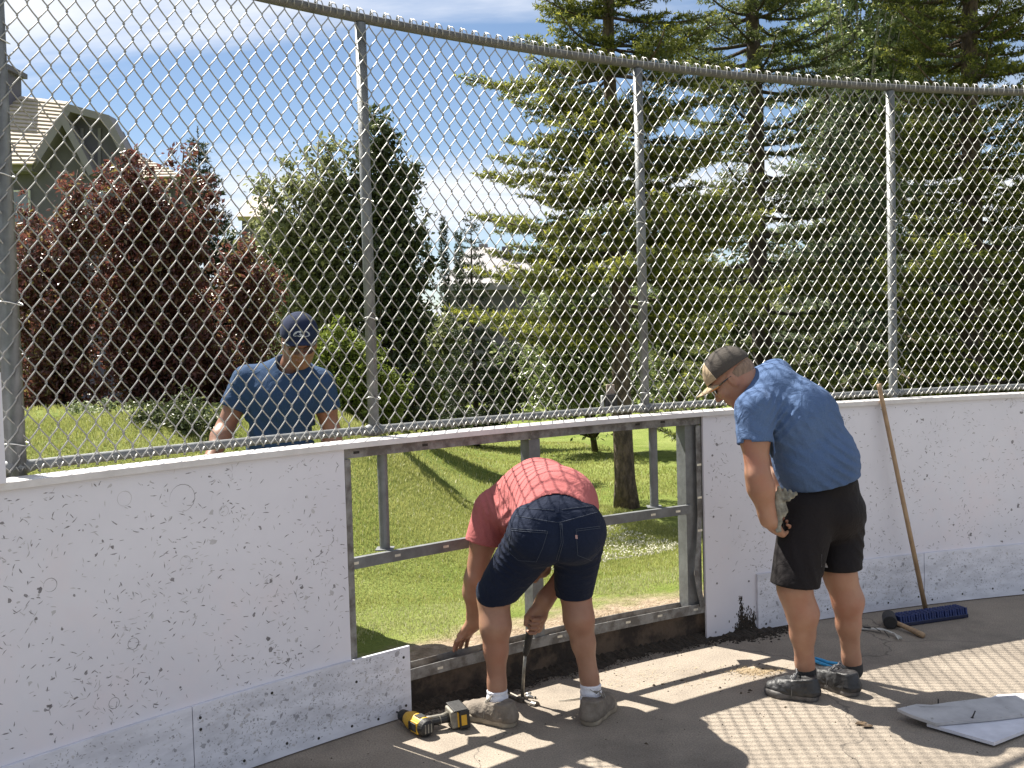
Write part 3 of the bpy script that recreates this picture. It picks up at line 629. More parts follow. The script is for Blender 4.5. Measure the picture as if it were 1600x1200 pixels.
leafy('leafy_tree', 'light leaved young tree behind the open spruce, with a thin leaning trunk', gnd(928, 17), [blob(885, 480, 16.5, 70, 100, .8), blob(915, 340, 16.5, 60, 70, .4), blob(940, 540, 16.5, 70, 70, .5), blob(830, 560, 16.5, 60, 50, .3)], (L_ASP, M_BARKD), 35, 9000, .065, .055, 1, None, clump=.20, tipfrac=.3, percl=12)
leafy('leafy_tree', 'thin young tree with a short trunk seen near the right end of the opening', gnd(1060, 18), [blob(1060, 450, 18, 70, 90, 1), blob(1040, 350, 18, 60, 60, .4), blob(1090, 540, 18, 60, 50, .4)], (L_ASP, M_BARKD), 36, 7000, .065, .06, 1, None, clump=.2, tipfrac=.25, percl=12)
leafy('aspen_tree', 'tall aspen with a pale trunk between the spruce crowns', gnd(1345, 15.5), [blob(1340, 150, 15.5, 95, 150, 1.3), blob(1330, -60, 15.5, 110, 120, 1), blob(1300, 300, 15.5, 70, 90, .5), blob(1400, 60, 15.5, 60, 90, .5)], (L_ASP, M_BARKL), 37, 20000, .060, .10, 1, None, clump=.17, tipfrac=.25, percl=14)
# distant tree belt round the park
g = np.random.default_rng(77); belt = [(655, 535, 30, 55, 1), (690, 550, 26, 50, 0), (790, 580, 34, 36, 1), (850, 570, 40, 42, 0), (905, 520, 36, 70, 1), (985, 530, 38, 70, 0), (1050, 500, 30, 90, 1), (1115, 500, 34, 80, 0), (1180, 480, 30, 95, 1), (1250, 500, 27, 90, 0), (1330, 470, 26, 110, 1), (1405, 480, 25, 100, 0), (1480, 470, 24, 110, 1), (1560, 480, 26, 100, 0), (1640, 450, 25, 110, 1), (20, 560, 16, 80, 0), (440, 560, 17, 80, 1), (520, 500, 19, 80, 0), (380, 430, 24, 60, 1)]
names = ['grey green', 'dark green']
wh = ['left of the small dark spruce', 'left of the two thin conifers', 'right of the small dark spruce', 'left of the leaning thin trunk', 'behind the leaning thin trunk', 'behind the open spruce trunk', 'behind the third fence post', 'above the tan capped man', 'behind the back of the tan capped man', 'left of the fourth fence post, farther one', 'left of the fourth fence post, nearer one', 'right behind the fourth fence post', 'behind the golden tipped spruce, left side', 'behind the golden tipped spruce, right side', 'at the right edge', 'at the left edge beside the thick post', 'behind the head of the blue capped man', 'behind the lime green bush', 'behind the reddish purple tree']
for i, (px, py, Y, ry, k) in enumerate(belt):
    c = [blob(px+g.uniform(-12, 12), py+g.uniform(-10, 10), Y, ry*g.uniform(.55, .75), ry*.8, 1), blob(px+g.uniform(-30, 30), py+ry*.7, Y, ry*.8, ry*.6, .8), blob(px+g.uniform(-25, 25), py-ry*.6, Y, ry*.4, ry*.5, .4)]
    leafy('background_tree', '%s tree of the distant belt %s' % (names[k], wh[i]), gnd(px, Y), c, ((L_OLIVE if k == 0 else L_DGREEN) if i != 15 else L_DGREEN, M_BARKD), 100+i, 4200, .0042*Y, .07, 1, 'trees of the distant belt', clump=.013*Y, tipfrac=.1, percl=16, limbs=10)
# ------------------------------------------------------------------ houses
M_SHING = mat('wood_shingles', (.46, .40, .33), (.33, .28, .23), rough=.9, scale=9, bump=.5, stretch=(1, 1, 6))
M_STUC = mat('grey_stucco', (.125, .118, .145), (.108, .10, .125), rough=.9, scale=6, bump=.2)
M_TRIM = mat('grey_trim', (.20, .185, .20), rough=.7)
M_WIN = mat('window_glass', (.10, .12, .15), rough=.08, spec=1)
M_SHG = mat('grey_shingles', (.36, .34, .34), (.26, .25, .25), rough=.9, scale=5, bump=.4)
def wallpoly(mb, pts, Y, dy, m=0): mb.prism([hz(x, y, Y) for x, y in pts], (0, dy, 0), m=m)
def beam(mb, x0, y0, x1, y1, Y, w, d, m=0):
    a = hz(x0, y0, Y); b = hz(x1, y1, Y); v = b-a; L = np.linalg.norm(v); v = v/L; n = np.cross(v, (0, 1, 0)); n /= np.linalg.norm(n)
    mb.prism([a+n*w/2, b+n*w/2, b-n*w/2, a-n*w/2], (0, d, 0), m=m)
Y0 = 24.0
h1 = thing('house', 'shingled grey stucco house with a steep gable at upper left', 'house', tuple(gnd(60, Y0)))
mb = MB(); wallpoly(mb, [(-160, 262), (55, 262), (105, 178), (163, 190), (212, 285), (286, 280), (286, 640), (-160, 640)], Y0, 1.2); mb.obj('wall', M_STUC, h1)
mb = MB(); 
# main roof: stepped shingle courses, rising away from the eave
eL, eR = hz(-170, 258, Y0-.7), hz(52, 258, Y0-.7); rL, rR = hz(-170, 128, Y0+2.2), hz(106, 160, Y0+2.2); nC = 17
for i in range(nC):
    a, b = i/nC, (i+1.25)/nC
    p0, p1 = eL*(1-a)+rL*a, eR*(1-a)+rR*a; q0, q1 = eL*(1-b)+rL*b, eR*(1-b)+rR*b; up_ = np.array((0, -.035, .035))
    mb.prism([p0+up_, p1+up_, q1, q0], (0, .02, -.03))
mb.obj('roof', M_SHING, h1)
mb = MB()
for i in range(9):
    a, b = i/9, (i+1.3)/9; e0, e1, r0_, r1_ = hz(196, 279, Y0-.6), hz(290, 277, Y0-.6), hz(198, 241, Y0+1.5), hz(216, 243, Y0+1.5)
    p0, p1, q0, q1 = e0*(1-a)+r0_*a, e1*(1-a)+r1_*a, e0*(1-min(b, 1))+r0_*min(b, 1), e1*(1-min(b, 1))+r1_*min(b, 1); up_ = np.array((0, -.03, .03)); mb.prism([p0+up_, p1+up_, q1, q0], (0, .02, -.03))
mb.obj('roof', M_SHING, h1)
mb = MB()
for i_, s in enumerate(((48, 262, 107, 168, .17), (103, 167, 168, 185, .16), (164, 182, 216, 282, .17), (97, 184, 143, 272, .15), (-160, 262, 50, 262, .15), (214, 281, 292, 279, .12))): mb = MB(); beam(mb, *s[:4], Y0-.45-.012*i_, s[4], .45); mb.obj('fascia', M_TRIM, h1)
for x, y0_, y1_ in ((128, 200, 280), (155, 200, 285), (75, 238, 262), (180, 250, 300)): mb = MB(); beam(mb, x, y0_, x, y1_, Y0-.05, .07, .08); mb.obj('batten', M_TRIM, h1)
mb = MB(); wallpoly(mb, [(-20, 105), (9, 107), (10, 170), (-20, 170)], Y0+1.5, .8); wallpoly(mb, [(-24, 98), (13, 100), (13, 108), (-24, 106)], Y0+1.4, 1.0); mb.obj('chimney', M_STUC, h1)
for x, y, w, h in ((30, 300, 26, 50), (150, 300, 30, 40), (250, 305, 26, 45)):
    mb = MB(); wallpoly(mb, [(x-w/2-3, y-3), (x+w/2+3, y-3), (x+w/2+3, y+h+3), (x-w/2-3, y+h+3)], Y0-.06, .10); f = mb.obj('window', mat('white_frame', (.7, .7, .68)), h1)
    mb = MB(); wallpoly(mb, [(x-w/2, y), (x+w/2, y), (x+w/2, y+h), (x-w/2, y+h)], Y0-.075, .03); o = mb.obj('pane', M_WIN, f); o.matrix_parent_inverse = f.matrix_world.inverted() if False else Matrix.Identity(4)
Y1 = 46.0
h2 = thing('house', 'far grey house with a pale hipped roof and chimney in the middle distance', 'house', tuple(gnd(770, Y1)))
mb = MB(); wallpoly(mb, [(694, 446), (1010, 440), (1010, 600), (694, 600)], Y1, 9); mb.obj('wall', M_STUC, h2)
mb = MB(); e = [hz(686, 447, Y1-.6), hz(1020, 441, Y1-.6), hz(940, 392, Y1+4), hz(772, 389, Y1+4), hz(735, 385, Y1+4)]
mb.prism([e[0], e[1], e[2]+0, hz(800, 408, Y1+3), hz(768, 386, Y1+4), hz(733, 386, Y1+4)], (0, .2, -.15)); mb.obj('roof', M_SHG, h2)
mb = MB(); beam(mb, 686, 449, 1020, 443, Y1-.7, .3, .2); mb.obj('fascia', M_TRIM, h2)
mb = MB(); wallpoly(mb, [(786, 388), (800, 388), (800, 412), (786, 412)], Y1+2.5, .9); wallpoly(mb, [(784, 385), (802, 385), (802, 389), (784, 389)], Y1+2.4, 1.1); mb.obj('chimney', M_STUC, h2)
mb = MB(); wallpoly(mb, [(748, 381), (762, 381), (762, 388), (748, 388)], Y1+4, .5); mb.obj('roof_vent', M_TRIM, h2)
Y2 = 34.0
h3 = thing('house', 'low pale roof glimpsed between the pointed spruce and the olive tree', 'house', tuple(gnd(400, Y2)))
mb = MB(); wallpoly(mb, [(378, 337), (425, 337), (425, 560), (378, 560)], Y2, 6); mb.obj('wall', M_STUC, h3)
mb = MB(); mb.prism([hz(370, 338, Y2-.5), hz(434, 338, Y2-.5), hz(420, 306, Y2+3), hz(392, 306, Y2+3)], (0, .2, -.12)); mb.obj('roof', M_SHING, h3)
# utility things on the park side
ub = thing('utility_cabinet', 'low brown utility cabinet on the lawn left of the fourth fence post', 'utility box', tuple(gnd(1335, 13)))
b = gnd(1330, 13); mb = MB(); mb.box(b+np.array((0, 0, .42)), (.50, .4, .86)); mb.obj('cabinet', mat('brown_metal', (.10, .085, .07), rough=.6), ub, bevel=.02); mb = MB(); mb.box(b+np.array((0, 0, .87)), (.54, .44, .04)); mb.obj('lid', mat('brown_metal_lid', (.13, .11, .09), rough=.6), ub, bevel=.01)
c0 = pix(955, 645, 5.02); wp = thing('latch_box', 'black box with a wooden block clamped behind the bottom fence rail near the third post', 'box', tuple(c0))
mb = MB(); z0_, z1_ = pix(955, 622, 5.02)[2], pix(955, 601, 5.02)[2]; mb.box((c0[0], 5.03, (z0_+z1_)/2), (.040, .035, z1_-z0_)); mb.obj('wooden_block', mat('weathered_wood', (.30, .24, .20), (.18, .14, .12), rough=.9, scale=20, stretch=(4, 4, .6)), wp, bevel=.003)
mb = MB(); zb = pix(955, 626, 5.0)[2]; mb.box((c0[0]-.002, 5.015, zb), (.060, .05, .060)); mb.box((c0[0]+.004, 4.988, zb), (.036, .006, .042)); mb.tube([(c0[0]-.03, 5.0, zb-.03), (c0[0]-.01, 4.97, 1.125), (c0[0]+.03, 4.97, 1.127), (c0[0]+.035, 5.0, zb-.03)], .007, 8); mb.obj('case', mat('black_plastic', (.02, .02, .022), rough=.35), wp, bevel=.006)
mb = MB(); mb.box((c0[0]-.042, 5.02, zb-.002), (.012, .05, .054)); mb.obj('side_plate', mat('pale_plastic', (.45, .46, .45), rough=.5), wp, bevel=.003)
# ------------------------------------------------------------------ grass and clover
L_GRASS = leafmat('grass_blades', (.18, .22, .045), (.42, .42, .15), (.62, .60, .42), trans=.4, rough=.55)
def blades(name, label, cat, n, amin, amax, dmin, dmax, hgt, w, seed, tipf=0.02, power=1.0, cond=None):
    g = np.random.default_rng(seed); a = np.radians(g.uniform(amin, amax, n)); d = dmin+(dmax-dmin)*g.random(n)**power
    x = CX+(R+d)*np.sin(a); y = CY+(R+d)*np.cos(a); z = terr(x, y)
    ed = .92-.55*(np.sin(a*38)*.25+np.sin(a*91+1)*.2+np.sin(a*15)*.2+.5)
    keep = (d > ed+.12+g.normal(0, .05, n))&(y > .5)
    if cond is not None: keep &= cond(x, y, d)
    x, y, z, d = x[keep], y[keep], z[keep], d[keep]; n = len(x)
    sc = 1+np.clip(d-1, 0, 30)*.10; h = hgt*(.55+.9*g.random(n))*np.clip(.6+d, .7, 1)*np.minimum(sc, 1.4); th = g.random(n)*6.283; lean = .75*g.random(n)*h; wd = w*sc*(.7+.6*g.random(n)); dx, dy = np.cos(th), np.sin(th); t2 = g.random(n)*6.283
    p = np.stack([x, y, z], 1); s = np.stack([np.cos(t2), np.sin(t2), 0*x], 1)*wd[:, None]/2; mid = p+np.stack([dx*lean*.3, dy*lean*.3, h*.55], 1); tp = p+np.stack([dx*lean, dy*lean, h*.95], 1)
    V = np.stack([p-s, p+s, mid+s*.8, mid-s*.8, tp], 1).reshape(-1, 3); I = np.arange(n)[:, None]*5
    Q = I+np.array([[0, 1, 2, 3]]); T = I+np.array([[3, 2, 4]])
    patch = .5+.5*np.sin(x*1.9+np.sin(y*1.3)*2)*np.sin(y*1.7+x*.4)
    tint = np.clip(.25+.45*g.random(n)+.3*patch, 0, 1); tip = (g.random(n) < tipf)*1.0+(d < 1.1)*np.clip(g.normal(.25, .2, n), 0, 1); tip = np.clip(tip, 0, 1)
    me = mesh_np(name, V, Q, T, attrs={'tint': np.concatenate([tint, tint]), 'tip': np.concatenate([tip, tip])})
    return tag(put(name, me, L_GRASS), label, cat, None, 'stuff')
blades('grass', 'short sunlit lawn grass beyond the opening', 'grass', 170000, -47, -18, .15, 4.2, .019, .0034, 51, power=.8)
blades('grass', 'lawn grass farther out between the trees', 'grass', 90000, -56, -8, 4, 16, .026, .005, 52, power=.9)
blades('grass', 'long bright grass on the bank at far left below the purple trees', 'grass', 60000, -64, -44, 1.6, 6.5, .10, .006, 53, cond=lambda x, y, d: (x/y < -.25))
g = np.random.default_rng(60); n = 34000; a = np.radians(g.uniform(-40, -20, n)); d = 1.6+9*g.random(n)**1.2; x = CX+(R+d)*np.sin(a); y = CY+(R+d)*np.cos(a)
k = (np.sin(x*2.3+1)*np.sin(y*1.9)+.5*np.sin(x*.8+y) > -.35)&(x/y > .0); x, y, d = x[k], y[k], d[k]; z = terr(x, y)+.022+.015*g.random(len(x)); n = len(x)
C = np.stack([x, y, z], 1); Vs = []; 
for q in range(3):
    V, Q = leaves(C, g.normal(size=(n, 3)), .013, g, 1.0); Vs.append(V)
V = np.concatenate(Vs); Q = np.arange(len(V)).reshape(-1, 4)
tag(put('clover_flowers', mesh_np('clover_flowers', V, Q), mat('clover_white', (.62, .60, .48), rough=.8)), 'pale clover flowers scattered over the lawn', 'flowers', None, 'stuff')
# ------------------------------------------------------------------ smooth bodies: signed distance fields turned into one continuous surface
def A3(*p): return np.array(p, float)
def cone(a, b, ra, rb, k=.02, op='u', sq=None, sf=1.0):
    "tapered limb segment; sq: unit axis squeezed by factor sf"
    return dict(t='c', a=np.array(a, float), b=np.array(b, float), ra=ra, rb=rb, k=k, op=op, sq=None if sq is None else np.array(sq, float)/np.linalg.norm(sq), sf=sf)
def ell(c, r, M=None, k=.02, op='u'):
    return dict(t='e', c=np.array(c, float), r=np.array(r, float), M=np.eye(3) if M is None else np.array(M, float), k=k, op=op)
def plane(p, n, k=.0, op='i'): return dict(t='p', p=np.array(p, float), n=np.array(n, float)/np.linalg.norm(n), k=k, op=op)
def disp(f): return dict(t='d', f=f, op='d', k=0)
def pd(q, P):
    if q['t'] == 'c':
        ab = q['b']-q['a']; ap = P-q['a']; h = np.clip(ap@ab/(ab@ab), 0, 1); d = ap-h[:, None]*ab
        if q['sq'] is not None: d = d+((q['sf']-1)*(d@q['sq']))[:, None]*q['sq']
        return np.sqrt((d*d).sum(1))-(q['ra']+(q['rb']-q['ra'])*h)
    if q['t'] == 'e':
        l = (P-q['c'])@q['M'].T/q['r']; k0 = np.sqrt((l*l).sum(1))+1e-9; k1 = np.sqrt(((l/q['r'])**2).sum(1))+1e-9; return k0*(k0-1)/k1
    return (P-q['p'])@q['n']
def evalf(prims, P):
    F = None
    for q in prims:
        if q['t'] == 'd': F = F+q['f'](P); continue
        d = pd(q, P)
        if F is None: F = d; continue
        k = max(q['k'], 1e-5)
        if q['op'] == 'u': h = np.maximum(k-np.abs(F-d), 0)/k; F = np.minimum(F, d)-h*h*k/4
        else:
            if q['op'] == 's': d = -d
            h = np.maximum(k-np.abs(F-d), 0)/k; F = np.maximum(F, d)+h*h*k/4
    return F
def nets(prims, h, name=None):
    lo = []; hi = []
    for q in prims:
        if q['op'] != 'u': continue
        if q['t'] == 'c': r = max(q['ra'], q['rb']); lo += [q['a']-r, q['b']-r]; hi += [q['a']+r, q['b']+r]
        elif q['t'] == 'e': r = q['r'].max(); lo.append(q['c']-r); hi.append(q['c']+r)
    lo = np.min(lo, 0)-.02; hi = np.max(hi, 0)+.02; B = 16
    nb = np.ceil((hi-lo)/(h*B)).astype(int); N = nb*B+1; Fg = np.full(N, 1.0, np.float32)
    bi = np.stack(np.meshgrid(*[np.arange(n) for n in nb], indexing='ij'), -1).reshape(-1, 3); C = lo+(bi+.5)*B*h
    Fc = evalf(prims, C); act = np.abs(Fc) < B*h*1.15+.012
    loc = np.stack(np.meshgrid(*[np.arange(B+1)]*3, indexing='ij'), -1).reshape(-1, 3)
    br_ = B*h*.87
    for i in range(len(bi)):
        s = bi[i]*B; sl = tuple(slice(s[k], s[k]+B+1) for k in range(3))
        if not act[i]:
            if Fc[i] < 0: Fg[sl] = -1.0
            continue
    for i in np.nonzero(act)[0]:
        s = bi[i]*B; sl = tuple(slice(s[k], s[k]+B+1) for k in range(3))
        sub = [q for q in prims if q['t'] == 'd' or q['op'] != 'u' or pd(q, C[i:i+1])[0] < br_+.09*1.0+(.05 if q['t'] == 'e' else 0)]
        if not sub or sub[0]['op'] != 'u': continue
        Fg[sl] = evalf(sub, lo+(s+loc)*h).reshape(B+1, B+1, B+1)
    s = Fg < 0
    c = s[:-1, :-1, :-1].astype(np.int8)
    for dx in (0, 1):
        for dy in (0, 1):
            for dz in (0, 1):
                if dx+dy+dz: c = c+s[dx:N[0]-1+dx, dy:N[1]-1+dy, dz:N[2]-1+dz]
    cells = np.stack(np.nonzero((c > 0) & (c < 8)), 1); vid = -np.ones(c.shape, np.int32); vid[tuple(cells.T)] = np.arange(len(cells))
    acc = np.zeros((len(cells), 3)); cnt = np.zeros(len(cells))
    corners = [(a, b, d) for a in (0, 1) for b in (0, 1) for d in (0, 1)]
    for c0 in corners:
        for ax in range(3):
            if c0[ax]: continue
            c1 = list(c0); c1[ax] = 1
            f0 = Fg[tuple((cells+c0).T)]; f1 = Fg[tuple((cells+c1).T)]; m = (f0 < 0) != (f1 < 0)
            t = np.where(m, f0/np.where(m, f0-f1, 1), 0); p = np.array(c0, float)+0*acc; p[:, ax] += t; acc[m] += p[m]; cnt[m] += 1
    V = lo+(cells+acc/cnt[:, None])*h; Q = []
    for ax in range(3):
        o = [0, 1, 2]; o.remove(ax); u, v = o
        a = s[tuple(slice(0, N[k]-1) if k == ax else slice(1, N[k]-1) for k in range(3))]; b = s[tuple(slice(1, N[k]) if k == ax else slice(1, N[k]-1) for k in range(3))]
        E = np.stack(np.nonzero(a != b), 1); E[:, u] += 1; E[:, v] += 1; inside = s[tuple(E.T)]
        def vv(du, dv): e = E.copy(); e[:, u] += du; e[:, v] += dv; return vid[tuple(e.T)]
        q = np.stack([vv(-1, -1), vv(0, -1), vv(0, 0), vv(-1, 0)], 1)
        flip = inside if ax != 1 else ~inside
        q = np.where(flip[:, None], q, q[:, ::-1]); Q.append(q)
    return V, np.concatenate(Q)
def relax(V, Q, n=2, w=.5):
    for _ in range(n):
        S = np.zeros_like(V); c = np.zeros(len(V))
        for a, b in ((0, 1), (1, 2), (2, 3), (3, 0)):
            np.add.at(S, Q[:, a], V[Q[:, b]]); np.add.at(S, Q[:, b], V[Q[:, a]]); np.add.at(c, Q[:, a], 1); np.add.at(c, Q[:, b], 1)
        V = V*(1-w)+w*S/np.maximum(c, 1)[:, None]
    return V
def sdfobj(name, groups, mats, parent=None, h=.005, rel=1):
    Vs = []; Qs = []; n = 0
    for pr in groups:
        hh = h
        if isinstance(pr, tuple): pr, hh = pr
        V, Q = nets(pr, hh); V = relax(V, Q, rel); Vs.append(V); Qs.append(Q+n); n += len(V)
    return put(name, mesh_np(name, np.concatenate(Vs), np.concatenate(Qs), smooth=True), mats, parent)
def frame(f, u):
    f = np.array(f, float); f /= np.linalg.norm(f); u = np.array(u, float); u -= f*(u@f); u /= np.linalg.norm(u); l = np.cross(u, f); return f, u, l
def hand(w, d, n, side, curl, sc=1.0, spread=.10, thumb=(.6, .5, .2), thcurl=.4):
    """w wrist, d direction of the palm, n back-of-hand normal, side +1 when the thumb is toward cross(d, n). curl per finger"""
    d = np.array(d, float); d /= np.linalg.norm(d); n = np.array(n, float); n -= d*(n@d); n /= np.linalg.norm(n); s = np.cross(d, n)*side
    P = []; w = np.array(w, float); base = []
    offs = (.033, .011, -.012, -.032); ln = (.088, .092, .088, .080); fl = ((.042, .026, .020), (.046, .029, .021), (.043, .027, .020), (.034, .021, .018)); rr = (.0092, .0094, .0088, .0078)
    for i in range(4):
        kn = w+d*ln[i]*sc+s*offs[i]*sc; P.append(cone(w+s*offs[i]*.55*sc+d*.006, kn, .0165*sc, .0115*sc, .018)); base.append(kn)
    P.append(cone(w-d*.02, w+d*.05*sc, .022*sc, .026*sc, .02, sq=n, sf=1.25))
    for i in range(4):
        c = curl[i] if hasattr(curl, '__len__') else curl; ang = 0; p = base[i]; r = rr[i]*sc; tl = spread*(1.5-i)*.5
        for j in range(3):
            ang += c*(.75, 1.0, .7)[j]; dd = (d+s*tl); dd /= np.linalg.norm(dd); dirv = dd*math.cos(ang)-n*math.sin(ang); e = p+dirv*fl[i][j]*sc
            P.append(cone(p, e, r*(1-.06*j), r*(.95-.08*j), .004 if j else .008)); p = e
    b0 = w+d*.022*sc+s*.020*sc-n*.006; t1 = b0+(d*thumb[0]+s*thumb[1]-n*thumb[2])/np.linalg.norm(thumb)*.046*sc
    P.append(cone(b0, t1, .0155*sc, .0115*sc, .018)); dv = d*(thumb[0]+.3)+s*(thumb[1]-thcurl)-n*(thumb[2]+thcurl*.6); dv /= np.linalg.norm(dv); t2 = t1+dv*.034*sc; P.append(cone(t1, t2, .0112*sc, .0102*sc, .006))
    dv2 = dv+(-s*thcurl-n*thcurl*.5); dv2 /= np.linalg.norm(dv2); P.append(cone(t2, t2+dv2*.024*sc, .0102*sc, .0085*sc, .005)); return P
def arm(sh, el, wr, rs=.050, re=.040, rw=.026):
    sh, el, wr = map(lambda q: np.array(q, float), (sh, el, wr)); u = el-sh; v = wr-el; m1 = sh+u*.45; m2 = el+v*.28
    return [cone(sh, m1, rs, rs*.98, .03), cone(m1, el, rs*.97, re, .03), cone(el, m2, re, re*1.06, .02), cone(m2, wr, re*1.05, rw, .03), cone(wr-v*.15, wr, rw*1.02, rw, .02)]
def leg(hip, kn, an, rh=.088, rk=.056, ra=.034, back=(0, -1, 0)):
    hip, kn, an = map(lambda q: np.array(q, float), (hip, kn, an)); v = an-kn; bk = np.array(back, float); cf = kn+v*.30+bk*.020; cf2 = kn+v*.55+bk*.008
    return [cone(hip, kn, rh, rk*1.05, .03), cone(kn, kn+v*.1, rk*.97, rk*.95, .02), cone(kn+bk*.004, cf, rk*.93, rk*.97, .04), cone(cf, cf2, rk*.97, rk*.80, .04), cone(cf2, an-v*.08, rk*.76, ra*.98, .03), cone(an-v*.1, an, ra*.98, ra, .02), cone(kn-bk*.020+v*.0, kn-bk*.018+v*.06, .027, .024, .04)]
def head(c, f, u, sc=1.0, nose=True, neck=None, nr=.056):
    "c centre of the skull; returns skin primitives"
    f, u, l = frame(f, u); c = np.array(c, float); L = lambda x, y, z: c+(f*x+l*y+u*z)*sc; M = np.stack([f, l, u])
    P = [ell(L(-.012, 0, .018), A3(.096, .076, .092)*sc, M, .02), ell(L(.030, 0, -.035), A3(.058, .058, .075)*sc, M, .04), cone(L(.045, 0, -.088), L(.058, 0, -.100), .030*sc, .022*sc, .035), cone(L(-.03, .055, -.055), L(.045, .025, -.095), .020*sc, .018*sc, .03), cone(L(-.03, -.055, -.055), L(.045, -.025, -.095), .020*sc, .018*sc, .03),
         cone(L(.082, 0, .0), L(.104, 0, -.032), .009*sc, .0135*sc, .014), cone(L(.096, .011, -.036), L(.090, .014, -.036), .008*sc, .007*sc, .008), cone(L(.096, -.011, -.036), L(.090, -.014, -.036), .008*sc, .007*sc, .008),
         cone(L(.080, .045, .018), L(.084, .012, .018), .009*sc, .009*sc, .015), cone(L(.080, -.045, .018), L(.084, -.012, .018), .009*sc, .009*sc, .015), cone(L(.070, .036, -.026), L(.062, .045, -.03), .018*sc, .018*sc, .02), cone(L(.070, -.036, -.026), L(.062, -.045, -.03), .018*sc, .018*sc, .02),
         cone(L(.082, .020, -.062), L(.086, -.020, -.062), .0075*sc, .0075*sc, .008), cone(L(.080, .016, -.072), L(.082, -.016, -.072), .008*sc, .008*sc, .006)]
    for s in (1, -1):
        P += [ell(L(-.005, .078*s, -.012), A3(.018, .008, .031)*sc, np.stack([f, l, u]), .005), ell(L(-.002, .088*s, -.010), A3(.010, .006, .018)*sc, M, .003, 's'), ell(L(.083, .031*s, .002), A3(.012, .016, .009)*sc, M, .006, 's'), ell(L(.071, .031*s, .002), A3(.013, .0135, .012)*sc, M, .002)]
    if neck is not None: P.append(cone(L(-.025, 0, -.055), neck, nr*sc, nr*1.12*sc, .04))
    return P, L, (f, u, l)
def cap_groups(L, ax, sc=1.0, brimpitch=.0, high=.0):
    f, u, l = ax; M = np.stack([f, l, u]); c = L(-.010, 0, .042)
    crown = [ell(L(-.010, 0, .036), A3(.108, .090, .098+high)*sc, M, .02), plane(L(0, 0, .036), -u*1.0+f*-.10, .01), ell(L(-.010, 0, .030), A3(.101, .083, .090)*sc, M, .004, 's')]
    crown[1] = plane(L(.0, 0, .030), -u+f*.10, .004)
    return crown
def brim(L, ax, sc=1.0, ln=.075, w=.078, drop=.02, z=.032, m=0, mb=None):
    "curved peak as a thick sheet"
    mb = mb or MB(); na, nb = 15, 9; top = []; bot = []
    for i in range(na):
        a = (i/(na-1)-.5)*2; r1, r2 = [], []
        for j in range(nb):
            b = j/(nb-1); y = a*w*(1-.12*b*b)*(1-.0*b); x0 = .088*math.sqrt(max(0, 1-(a*.80)**2)); x = x0+ln*b*math.sqrt(max(0.0, 1-a*a*.97)); zz_ = z-drop*b*1.1-.030*a*a
            r1.append(L(x, y, zz_+.0025)); r2.append(L(x, y, zz_-.0015))
        top.append(r1); bot.append(r2)
    mb.sheet(top, m=m); mb.sheet([r[::-1] for r in bot], m=m+1)
    e = [top[0]+[top[i][-1] for i in range(na)], bot[0]+[bot[i][-1] for i in range(na)]]
    ring = [top[i][-1] for i in range(na)]; ring2 = [bot[i][-1] for i in range(na)]
    mb.sheet([ring, ring2], m=m); return mb
